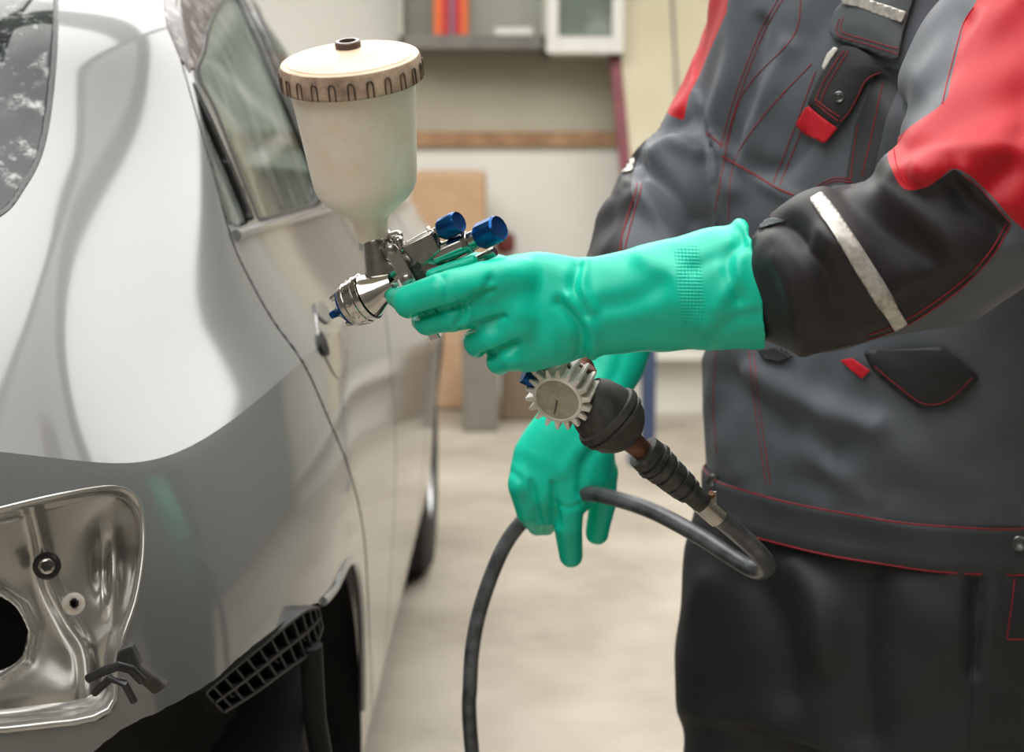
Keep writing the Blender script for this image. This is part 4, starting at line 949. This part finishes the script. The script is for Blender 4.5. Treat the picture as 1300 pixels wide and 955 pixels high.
foldsT = [([(935, 0), (925, 80), (905, 170), (895, 290)], 0.006, 14), ([(965, 30), (945, 120), (925, 200)], -0.008, 12), ([(1000, 60), (960, 160), (935, 240)], 0.006, 14), ([(1020, 180), (990, 215), (930, 215)], -0.006, 14),
          ([(900, 180), (960, 225), (1015, 255)], 0.005, 10), ([(960, 470), (1010, 500), (1060, 525), (1110, 540)], 0.012, 20), ([(930, 480), (985, 535), (1050, 570)], -0.008, 18), ([(1020, 560), (1060, 600), (1100, 630)], 0.008, 18), ([(1010, 610), (1070, 620), (1150, 625)], -0.003, 16),
          ([(900, 460), (910, 540), (935, 600)], 0.005, 14), ([(1130, 560), (1180, 600), (1240, 610)], 0.005, 24), ([(1120, 90), (1150, 150), (1120, 230)], -0.008, 16), ([(1040, 690), (1090, 660), (1130, 690)], 0.004, 12)]
V = fold(V, N, px, foldsT, isT)
foldsF = [([(880, 150), (845, 165), (812, 200), (800, 235)], -0.008, 12), ([(885, 195), (850, 180), (825, 190)], 0.008, 10), ([(800, 200), (850, 240), (885, 280)], -0.010, 13), ([(800, 230), (830, 270), (850, 310)], 0.007, 12), ([(870, 140), (890, 100), (905, 50)], 0.006, 12), ([(780, 250), (770, 285), (750, 320)], -0.004, 10)]
V = fold(V, N, px, foldsF, isF)
# fine cloth unevenness
Q = V * 1.0
N = vnormals(V, Fc)
wob = 0.0013 * np.sin(Q[:, 0] * 61 + 2.1 * np.sin(Q[:, 2] * 33)) * np.sin(Q[:, 2] * 47 + 1.7 * np.sin(Q[:, 1] * 41)) + 0.0009 * np.sin(Q[:, 1] * 97 + Q[:, 2] * 71 + 1.5 * np.sin(Q[:, 0] * 55))
V = V + N * wob[:, None]
px = proj(V)
jk = mk('jacket', V, Fc, 'jacket', man)
redN = spline([(1262, -60), (1240, 0), (1226, 24), (1217, 60), (1206, 105), (1198, 130), (1150, 165), (1128, 192), (1132, 215), (1148, 240), (1175, 238), (1195, 225), (1212, 214), (1235, 226), (1265, 255), (1300, 292), (1420, 380), (1500, 300), (1500, -200)], 4, True)
blkN = [(930, 150), (1060, 190), (1140, 200), (1170, 238), (1195, 226), (1212, 214), (1245, 240), (1283, 286), (1262, 322), (1225, 362), (1180, 396), (1140, 420), (1090, 437), (1030, 450), (960, 470), (900, 480), (900, 150)]
sr = np.where(isN, sd_poly(px, redN), 100.0); sb = np.where(isN, sd_poly(px, blkN), 100.0); sb = np.where(isN & (dNf > chd(V, near_ch)) & (V[:, 1] > 1.2), 100, sb)
redF = [(938, -20), (918, 25), (902, 62), (888, 95), (874, 122), (868, 153), (850, 146), (844, 138), (810, 100), (860, -20)]
blkF = spline([(880, 112), (846, 142), (822, 175), (806, 212), (801, 240), (805, 262), (790, 300), (775, 345), (600, 345), (640, 100), (860, 95)], 4, True)
sr = np.where(isF | (isT & (V[:, 1] > 1.5)), sd_poly(px, redF), sr); sb = np.where(isF, sd_poly(px, blkF), sb)
dkT = [(1116, 84), (1085, 160), (1072, 235), (1105, 240), (1125, 150), (1150, 90)]
sk = np.where(isT, sd_poly(px, dkT), 100.0)
# dark panel: a strip of darker cloth below the chest pocket
attr(jk, 'red_panel', sr); attr(jk, 'black_panel', sb); attr(jk, 'dark_panel', sk)
JT = bvh(V, Fc)
# --- seams
def off(L, dx, dy=0): return [(x + dx, y + dy) for x, y in L]
S1 = [(990, -4), (963, 45), (932, 126), (914, 190)]; S2 = [(1017, -4), (1008, 45), (954, 104), (932, 149), (907, 270)]; S3 = [(1031, 81), (972, 144), (932, 207), (925, 280)]
S4 = [(1036, 90), (1008, 165), (981, 234)]; S5 = [(1089, 158), (1084, 190), (1080, 228)]; S6 = [(1121, 104), (1108, 165), (1094, 226)]
L1 = [(909, 446), (907, 480), (906, 523), (910, 575)]; L2 = [(951, 446), (960, 530), (973, 617)]
HT = [(880, 576), (920, 592), (960, 615), (1010, 640), (1060, 650), (1130, 657), (1200, 661), (1300, 658)]
stitch('front_seam', [S1, off(S1, 5, 1), S2, S3], JT, jk); stitch('chest_seam', [S4, off(S4, 9, 2), S5, S6], JT, jk)
stitch('yoke_seam', [[(896, 168), (918, 186)], [(916, 198), (950, 217), (985, 238), (1013, 250)]], JT, jk, 0.0007)
stitch('belly_seam', [L1, L2, off(L2, 6)], JT, jk)
stitch('sleeve_seam', [[(1020, 248), (1045, 232), (1062, 226), (1082, 228)], [(1020, 252), (1046, 236), (1062, 230), (1084, 232)], [(1283, 286), (1262, 322), (1225, 362), (1180, 396), (1140, 418), (1100, 432)], [(1278, 284), (1256, 320), (1220, 358), (1176, 391), (1138, 412), (1100, 426)], [(1222, 222), (1245, 240), (1285, 285)]], JT, jk)
stitch('red_panel_seam', [[(1236, 10), (1223, 30), (1214, 60), (1202, 107), (1196, 133)], [(1135, 190), (1139, 212), (1154, 236)]], JT, jk, 0.0004, 'redcloth')
stitch('far_sleeve_seam', [[(860, 135), (832, 162), (812, 200), (808, 240), (800, 265), (790, 300), (786, 330)], [(864, 139), (838, 165), (818, 203), (813, 243), (805, 270), (796, 304), (791, 330)]], JT, jk, 0.0006)
# reflective tapes
patch('cuff_stripe', [(1028, 254), (1043, 245), (1060, 266), (1090, 312), (1120, 358), (1152, 410), (1136, 419), (1106, 374), (1072, 320), (1045, 280)], JT, 'reflect', jk, 0.0010, 0.0008, 4)
patch('far_cuff_stripe', [(790, 206), (806, 200), (804, 217), (787, 222)], JT, 'reflect', jk, 0.0010, 0.0008, 3)
patch('collar_edge', [(945, 296), (962, 284), (985, 277), (1003, 281), (985, 286), (962, 293), (948, 303)], JT, 'greycloth', jk, 0.001, 0.0008, 3)
# --- chest pocket
fl = patch('pocket_flap', [(1098, -20), (1066, 14), (1060, 30), (1059, 47), (1095, 60), (1143, 75), (1150, 40), (1160, 5), (1170, -20)], JT, 'greycloth', jk, 0.004, 0.002, 4, bulge=0.004)
patch('pocket_stripe', [(1075, -6), (1100, -1), (1138, 11), (1156, 18), (1151, 32), (1130, 24), (1092, 10), (1078, 8)], JT, 'reflect', fl, 0.0090, 0.0008, 3)
fb = patch('phone_flap', [(1075, 60), (1090, 62), (1108, 72), (1122, 86), (1136, 92), (1117, 95), (1101, 106), (1090, 128), (1080, 146), (1068, 161), (1050, 149), (1031, 131), (1040, 110), (1055, 82)], JT, 'blackcloth', jk, 0.005, 0.002, 4, bulge=0.006)
patch('red_tab', [(1031, 134), (1050, 149), (1068, 162), (1052, 183), (1017, 157)], JT, 'redcloth', jk, 0.006, 0.002, 4)
patch('white_edge', [(1049, 87), (1056, 70), (1064, 61), (1070, 62), (1060, 76), (1052, 90)], JT, 'white', jk, 0.006, 0.002, 3)
p, n_ = hit(JT, 1065, 123); ray_ = np.array(ray(1065, 123)); bpt_ = p - ray_ * 0.0155
bt = MB().lathe(bpt_, -ray_, [(0, 0.0048), (0.0012, 0.0048), (0.0018, 0.0040), (0.0014, 0.0028), (0.0020, 0.0022)], 24).done('snap_button', 'snap', fb)
dp = bpy.context.evaluated_depsgraph_get()
def obj_tree(o):
    e = o.evaluated_get(bpy.context.evaluated_depsgraph_get()); me = e.to_mesh(); org = Vector(ROOT[o.name])
    t = BVHTree.FromPolygons([v.co + org for v in me.vertices], [tuple(p.vertices) for p in me.polygons]); e.to_mesh_clear(); return t
bpy.context.view_layer.update()
FBT = obj_tree(fb); FLT = obj_tree(fl)
stitch('flap_stitching', [[(1072, 64), (1058, 84), (1044, 108), (1035, 131)], [(1077, 65), (1063, 88), (1049, 112), (1041, 133)], [(1115, 97), (1104, 106), (1093, 124), (1083, 143), (1070, 158)], [(1118, 92), (1100, 101), (1088, 124), (1078, 142), (1066, 155)], [(1036, 131), (1050, 143), (1066, 155)], [(1035, 126), (1052, 139), (1069, 150)]], FBT, fb, 0.0004)
stitch('flap_stitching', [[(1066, 24), (1064, 44), (1100, 56), (1152, 72)], [(1071, 22), (1069, 40), (1102, 51), (1154, 66)]], FLT, fl, 0.0004)
# --- lower pocket under the near arm
lp = patch('lower_pocket_flap', [(1098, 446), (1112, 470), (1140, 495), (1170, 518), (1204, 515), (1225, 500), (1243, 478), (1215, 455), (1195, 440)], JT, 'trouser', jk, 0.003, 0.002, 5, bulge=0.003)
patch('lower_red_tab', [(1070, 457), (1085, 455), (1107, 470), (1096, 480)], JT, 'redcloth', jk, 0.003, 0.0015, 3)
patch('cuff_tab', [(966, 446), (1000, 440), (1012, 452), (992, 462), (974, 458)], JT, 'blackcloth', jk, 0.003, 0.003, 3)
stitch('pocket_stitching', [[(1110, 465), (1140, 490), (1171, 512), (1202, 509), (1236, 478)], [(1236, 470), (1255, 492)]], obj_tree(lp), lp, 0.0004)
# --- waistband: a band of cloth around the bottom of the jacket
V2 = []; F2 = []; na = 120; zs = [0.802, 0.800, 0.796, 0.790, 0.782, 0.774, 0.764, 0.761, 0.764]; gr_ = [0.001, 0.0035, 0.0045, 0.005, 0.0055, 0.006, 0.006, 0.003, -0.004]
for z, g in zip(zs, gr_):
    a_ = np.interp(z, sec[:, 0], sec[:, 1]) + g; b_ = np.interp(z, sec[:, 0], sec[:, 2]) + g; sh = np.interp(z, sec[:, 0], sec[:, 3])
    for q in range(na):
        t = 2 * math.pi * q / na; c, s_ = math.cos(t), math.sin(t); e = 2 / 2.3
        w = 0.0025 * math.sin(t * 9 + z * 60) * math.sin(t * 4)
        V2.append(W3(sh + (b_ + w) * abs(c) ** e * (1 if c > 0 else -1), (a_ + w) * abs(s_) ** e * (1 if s_ > 0 else -1), z))
for i in range(len(zs) - 1):
    for q in range(na): F2.append((i * na + q, i * na + (q + 1) % na, (i + 1) * na + (q + 1) % na, (i + 1) * na + q))
wb = mk('waistband', V2, F2, 'band', jk)
bm = bmesh.new(); bm.from_mesh(wb.data); bmesh.ops.recalc_face_normals(bm, faces=bm.faces); bm.to_mesh(wb.data); bm.free()
for z, g, r in ((0.801, 0.0026, 0.0008), (0.7625, 0.0052, 0.0009)):
    a_ = np.interp(z, sec[:, 0], sec[:, 1]) + g; b_ = np.interp(z, sec[:, 0], sec[:, 2]) + g; sh = np.interp(z, sec[:, 0], sec[:, 3]); pts = []
    for q in range(na + 1):
        t = 2 * math.pi * q / na; c, s_ = math.cos(t), math.sin(t); e = 2 / 2.3; w = 0.0025 * math.sin(t * 9 + z * 60) * math.sin(t * 4)
        pts.append(W3(sh + (b_ + w) * abs(c) ** e * (1 if c > 0 else -1), (a_ + w) * abs(s_) ** e * (1 if s_ > 0 else -1), z))
    MB().tube(pts, r, 6, False).done('band_piping', 'stitch', wb)
WBT = obj_tree(wb)
for x, y in ((905, 610), (1294, 690)):
    p, n_ = hit(WBT, x, y)
    if p is not None:
        MB().lathe(p, -np.array(ray(x, y)), [(-0.002, 0.0065), (0.002, 0.0065), (0.003, 0.005), (0.0022, 0.003)], 22).done('snap_button', 'snap', wb)
# --- trousers
Ft = Field((0.05, 1.15, 0.05), (0.75, 1.85, 0.90), 0.006)
sl, X, Y, Z = Ft.sub((0.05, 1.15, 0.52), (0.75, 1.85, 0.90))
d = np.maximum(torso_d(X, Y, Z, -0.008), np.maximum(Z - 0.82, 0.58 - Z)); Ft.D[sl] = d.astype(np.float32); del X, Y, Z, d
for s_ in (-1, 1):
    hipp = W3(0.03, s_ * 0.09, 0.70); kn = W3(0.07, s_ * 0.105, 0.46); an = W3(0.0, s_ * 0.12, 0.10)
    Ft.cap(hipp, kn, 0.128, 0.090, 0.03); Ft.cap(kn, an, 0.085, 0.072, 0.02)
V, Fc = Ft.mesh(); V = relax(V, Fc, 3); N = vnormals(V, Fc); px = proj(V)
V = fold(V, N, px, [([(1010, 720), (1040, 760), (1050, 830)], 0.010, 20), ([(960, 740), (990, 800), (1000, 880)], -0.012, 24), ([(900, 740), (880, 800), (870, 900)], 0.008, 20), ([(1100, 740), (1090, 820), (1100, 930)], -0.010, 28), ([(1240, 740), (1235, 850)], -0.010, 10)])
wob = 0.002 * np.sin(V[:, 0] * 60 + 2 * np.sin(V[:, 2] * 25)) * np.sin(V[:, 2] * 38)
V = V + N * wob[:, None]; tr = mk('trousers', V, Fc, 'trouser', man); TT = bvh(V, Fc)
stitch('side_seam', [[(1240, 735), (1236, 800), (1234, 865), (1232, 950)]], TT, tr, 0.0006, 'blackcloth')
stitch('pocket_seam', [[(1288, 735), (1284, 770), (1278, 812)], [(1278, 812), (1310, 812)]], TT, tr, 0.0005)
for s_ in (-1, 1):
    Fb = Field(W3(0.05, s_ * 0.12, 0) - np.array((0.25, 0.25, 0.02)), W3(0.05, s_ * 0.12, 0) + np.array((0.25, 0.25, 0.22)), 0.006)
    Fb.cap(W3(-0.02, s_ * 0.12, 0.05), W3(0.15, s_ * 0.13, 0.042), 0.05, 0.042, 0.02); Fb.cap(W3(-0.01, s_ * 0.12, 0.06), W3(0.0, s_ * 0.12, 0.16), 0.05, 0.055, 0.02)
    sl, X, Y, Z = Fb.sub(Fb.lo, Fb.lo + Fb.h * Fb.n); Fb.D[sl] = np.maximum(Fb.D[sl], 0.001 - Z)
    V, Fc = Fb.mesh(); mk('boot', V, Fc, 'boot', man)
# --- head (above the picture): skull, jaw, nose, ears, eyes, hair
HC = W3(0.07, -0.01, 1.60)
def H3(f, s_, z): return HC + np.array((FW[0] * f + SW[0] * s_, FW[1] * f + SW[1] * s_, z))
Fh = Field(HC - 0.26, HC + 0.18, 0.004)
sw3 = np.array((SW[0], SW[1], 0))
Fh.cap(H3(-0.02, 0, 0.03), H3(0.02, 0, 0.025), 0.088, 0.082, 0.01, 0.86, sw3); Fh.cap(H3(0.03, 0, 0.0), H3(0.055, 0, -0.075), 0.066, 0.036, 0.03, 0.92, sw3)
Fh.cap(H3(0.095, 0, 0.0), H3(0.112, 0, -0.03), 0.008, 0.013, 0.012); Fh.cap(H3(0.085, -0.02, -0.062), H3(0.085, 0.02, -0.062), 0.007, 0.007, 0.008)
Fh.cap(H3(0.075, -0.045, 0.022), H3(0.075, 0.045, 0.022), 0.012, 0.012, 0.012)
for s_ in (-1, 1): Fh.cap(H3(-0.005, s_ * 0.078, 0.012), H3(-0.01, s_ * 0.08, -0.02), 0.014, 0.009, 0.006, 0.5, sw3)
Fh.cap(H3(-0.02, 0, -0.03), H3(-0.05, 0, -0.22), 0.056, 0.062, 0.03)
V, Fc = Fh.mesh(); hd = mk('head', relax(V, Fc, 1), Fc, 'skin', man)
Fh = Field(HC - 0.16, HC + 0.18, 0.004); Fh.cap(H3(-0.034, 0, 0.042), H3(0.0, 0, 0.048), 0.090, 0.082, 0.01, 0.87, sw3); V, Fc = Fh.mesh(); mk('hair', V, Fc, 'hair', hd)
for s_ in (-1, 1): MB().lathe(H3(0.076, s_ * 0.031, 0.004), (FW[0], FW[1], 0), [(0, 0.011), (0.006, 0.010), (0.010, 0.005), (0.011, 0.001)], 16).done('eye', 'white', hd)

# ------------------------------------------------------------------ near glove (left hand on the gun)
Y0 = 1.100; u = Y0 / F
Fg = Field(P(470, 510, 1.03), P(985, 260, 1.19), 0.0014)
def g(x, y, dy=0.0): return P(x, y, Y0 + dy)
nY = (0, 1, 0)
cuff = [(966, 362, 81, 0.86), (905, 368, 76, 0.86), (845, 376, 69, 0.82), (790, 385, 63, 0.70), (740, 392, 58, 0.66)]
for (x0, y0, r0, f0_), (x1, y1, r1, f1_) in zip(cuff[:-1], cuff[1:]): Fg.cap(g(x0, y0, -0.012 * max(0, (x0 - 800) / 166)), g(x1, y1, -0.012 * max(0, (x1 - 800) / 166)), r0 * u, r1 * u, 0.004, (f0_ + f1_) / 2, nY)
Fg.cap(g(740, 392), g(690, 392, 0.004), 58 * u, 64 * u, 0.006, 0.58, nY)
Fg.cap(g(690, 390, 0.004), g(655, 385, 0.006), 62 * u, 56 * u, 0.010, 0.50, nY)
Fg.cap(g(672, 428, 0.004), g(655, 415, 0.004), 36 * u, 36 * u, 0.008, 0.8, nY)
Fg.cap(g(700, 425, 0.0), g(665, 440, 0.006), 34 * u, 30 * u, 0.008, 0.8, nY)                # heel of the hand
# fingers: index, middle, ring, little
def finger(F_, pts, rs, k=0.0006, kb=0.006): F_.chain(pts, rs, k, kb)
finger(Fg, [g(655, 358, -0.004), g(612, 358, -0.016), g(560, 370, -0.022), g(519, 383, -0.016)], [30 * u, 26 * u, 23.5 * u, 19.5 * u])
Fg.cap(g(519, 383, -0.016), g(502, 378, 0.004), 19 * u, 13 * u, 0.003)                      # fingertip wrapping the trigger
finger(Fg, [g(652, 388, 0.0), g(618, 390, -0.010), g(575, 402, -0.014), g(543, 409, -0.006)], [27 * u, 23 * u, 20 * u, 16.5 * u])
Fg.cap(g(543, 409, -0.006), g(534, 408, 0.012), 16 * u, 12 * u, 0.003)
finger(Fg, [g(655, 420, 0.0), g(626, 428, -0.008), g(607, 434, 0.000), g(606, 440, 0.020)], [24 * u, 21 * u, 19 * u, 15 * u])
finger(Fg, [g(672, 442, 0.0), g(650, 452, -0.006), g(634, 458, 0.002), g(636, 464, 0.020)], [22 * u, 19 * u, 17 * u, 13 * u])
finger(Fg, [g(660, 358, 0.020), g(620, 340, 0.036), g(582, 336, 0.036), g(548, 346, 0.036)], [26 * u, 20 * u, 17 * u, 13 * u])   # thumb beyond the gun
Fg.cap(g(600, 331, 0.008), g(548, 349, 0.008), 8 * u, 8 * u, 0.003)
# knuckles
for x, y, r in ((650, 352, 17), (652, 386, 16), (654, 416, 15)): Fg.cap(g(x, y, -0.014), g(x + 6, y, -0.014), r * u, r * u, 0.010)
sl, X, Y, Z = Fg.sub(Fg.lo, Fg.lo + Fg.h * Fg.n)
# flat cuff opening: plane through the cuff end, hollow inside
e0_, e1_ = P(941, 284, Y0), P(966, 446, Y0); nrmc = nrm(np.cross(e1_ - e0_, (0, 1, 0))); nrmc = nrmc if nrmc[0] > 0 else -nrmc
pl = (X - e0_[0]) * nrmc[0] + (Y - e0_[1]) * nrmc[1] + (Z - e0_[2]) * nrmc[2]
innerd = capd((X, Y, Z), g(1000, 358, -0.013), g(870, 372, -0.006), 79 * u, 68 * u, 0.86, nY)
Fg.D[sl] = np.maximum(np.maximum(Fg.D[sl], pl), -(innerd + 0.0022)).astype(np.float32); del X, Y, Z, pl, innerd
V, Fc = Fg.mesh(); V = relax(V, Fc, 2, 0.4); N = vnormals(V, Fc); px = proj(V)
wr = [([(528, 403), (560, 394), (598, 384), (628, 370)], -0.0035, 3.5), ([(585, 421), (606, 413), (640, 402)], -0.0035, 3.5), ([(612, 452), (630, 447), (655, 436)], -0.0035, 3.5), ([(735, 338), (728, 370), (742, 400)], -0.0030, 7), ([(742, 335), (740, 365), (752, 392)], 0.0025, 7), ([(710, 385), (735, 415), (738, 450)], -0.0045, 8), ([(722, 378), (752, 420), (752, 452)], 0.003, 8), ([(580, 412), (588, 398), (584, 384)], -0.0018, 4), ([(590, 414), (597, 400), (594, 386)], 0.0012, 4),
      ([(560, 350), (567, 365), (566, 380)], -0.0012, 4), ([(600, 378), (615, 372), (622, 356)], -0.0025, 6), ([(622, 452), (640, 446), (660, 436)], -0.002, 5), ([(820, 330), (850, 350), (870, 390), (900, 420)], 0.0025, 16), ([(840, 360), (800, 385), (770, 390)], -0.0022, 14), ([(930, 310), (935, 350), (910, 390)], 0.003, 12),
      ([(945, 300), (925, 335), (938, 380)], -0.003, 9), ([(900, 430), (935, 405), (962, 400)], -0.0025, 9), ([(880, 340), (925, 320), (948, 305)], -0.002, 10), ([(780, 420), (850, 425), (900, 440)], -0.0015, 14), ([(640, 340), (680, 335), (715, 345)], 0.0015, 14), ([(660, 400), (690, 410), (700, 450)], 0.002, 12), ([(936, 283), (944, 290), (952, 305)], 0.004, 7)]
V = fold(V, N, px, wr); V = V + N * (0.0005 * np.sin(V[:, 0] * 130 + 2 * np.sin(V[:, 2] * 90)) * np.sin(V[:, 2] * 120 + V[:, 0] * 40))[:, None]
V = relax(V, Fc, 1, 0.4)
gl = mk('glove', V, Fc, 'glove', man); gl['label'] = 'green rubber glove on the hand holding the gun'
px = proj(V); sdg = sd_poly(px, [(856, 318), (886, 310), (890, 345), (896, 400), (888, 424), (866, 414), (862, 372)])
attr(gl, 'grip', np.clip(0.5 - sdg / 5, 0, 1) * (N[:, 1] < 0.2))
a = gl.data.attributes.new('gripuv', 'FLOAT_VECTOR', 'POINT'); uvw = np.stack(((V[:, 0] + V[:, 2]) * 6.283 / 0.0046, (V[:, 0] - V[:, 2]) * 6.283 / 0.0046, np.zeros(len(V))), 1); a.data.foreach_set('vector', uvw.astype(np.float32).ravel())

# ------------------------------------------------------------------ far glove (right hand on the hose)
Y1 = 1.43; w_ = Y1 / F
def q_(x, y, dy=0.0): return P(x, y, Y1 + dy)
Fg = Field(P(610, 800, 1.34), P(850, 380, 1.54), 0.002)
Fg.chain([q_(800, 405, 0.04), q_(779, 460, 0.03), q_(755, 512, 0.015), q_(728, 552)], [44 * w_, 39 * w_, 38 * w_, 44 * w_], 0.006, None, 0.8, nY)
Fg.cap(q_(728, 552), q_(712, 590, -0.004), 48 * w_, 58 * w_, 0.012, 0.55, nY)
Fg.cap(q_(714, 585, -0.004), q_(716, 606, -0.006), 56 * w_, 50 * w_, 0.010, 0.5, nY)
Fg.chain([q_(672, 600), q_(663, 618, -0.012), q_(671, 650, -0.006), q_(682, 668, 0.012)], [22 * w_, 18 * w_, 16 * w_, 13 * w_], 0.0006, 0.007)      # little finger
Fg.chain([q_(692, 610), q_(686, 632, -0.014), q_(690, 655, -0.006), q_(693, 668, 0.010)], [22 * w_, 19 * w_, 16 * w_, 13 * w_], 0.0006, 0.007)
Fg.chain([q_(718, 606), q_(722, 640, -0.014), q_(721, 668, -0.012), q_(725, 706, 0.0)], [24 * w_, 20 * w_, 18.5 * w_, 15.5 * w_], 0.0006, 0.007)       # pointing finger
Fg.chain([q_(752, 575, 0.01), q_(766, 600, 0.014), q_(765, 640, 0.022), q_(758, 676, 0.024)], [24 * w_, 19 * w_, 17.5 * w_, 15.5 * w_], 0.002, 0.012)   # thumb
for x, y in ((666, 606), (690, 610), (722, 612)): Fg.cap(q_(x, y, -0.012), q_(x + 3, y + 6, -0.014), 15 * w_, 15 * w_, 0.010)
sl, X, Y, Z = Fg.sub(Fg.lo, Fg.lo + Fg.h * Fg.n); top = P(790, 400, Y1)[2]; Fg.D[sl] = np.maximum(Fg.D[sl], Z - top).astype(np.float32); del X, Y, Z
V, Fc = Fg.mesh(); V = relax(V, Fc, 2, 0.4); N = vnormals(V, Fc); px = proj(V)
V = fold(V, N, px, [([(768, 555), (742, 590), (738, 625)], -0.004, 7), ([(760, 545), (730, 575), (715, 600)], 0.002, 9), ([(706, 640), (722, 645), (738, 640)], -0.0016, 4), ([(650, 600), (662, 612), (668, 640)], -0.0015, 5), ([(678, 620), (684, 650), (690, 672)], -0.002, 4), ([(750, 685), (762, 690), (775, 684)], 0.001, 4), ([(790, 450), (780, 480), (765, 500)], -0.002, 8), ([(702, 615), (704, 640), (708, 665)], -0.004, 4), ([(674, 612), (677, 640), (684, 664)], -0.003, 3.5)])
gl2 = mk('glove', V, Fc, 'glove', man); gl2['label'] = 'green rubber glove on the hand guiding the hose'
attr(gl2, 'grip', np.zeros(len(V)))
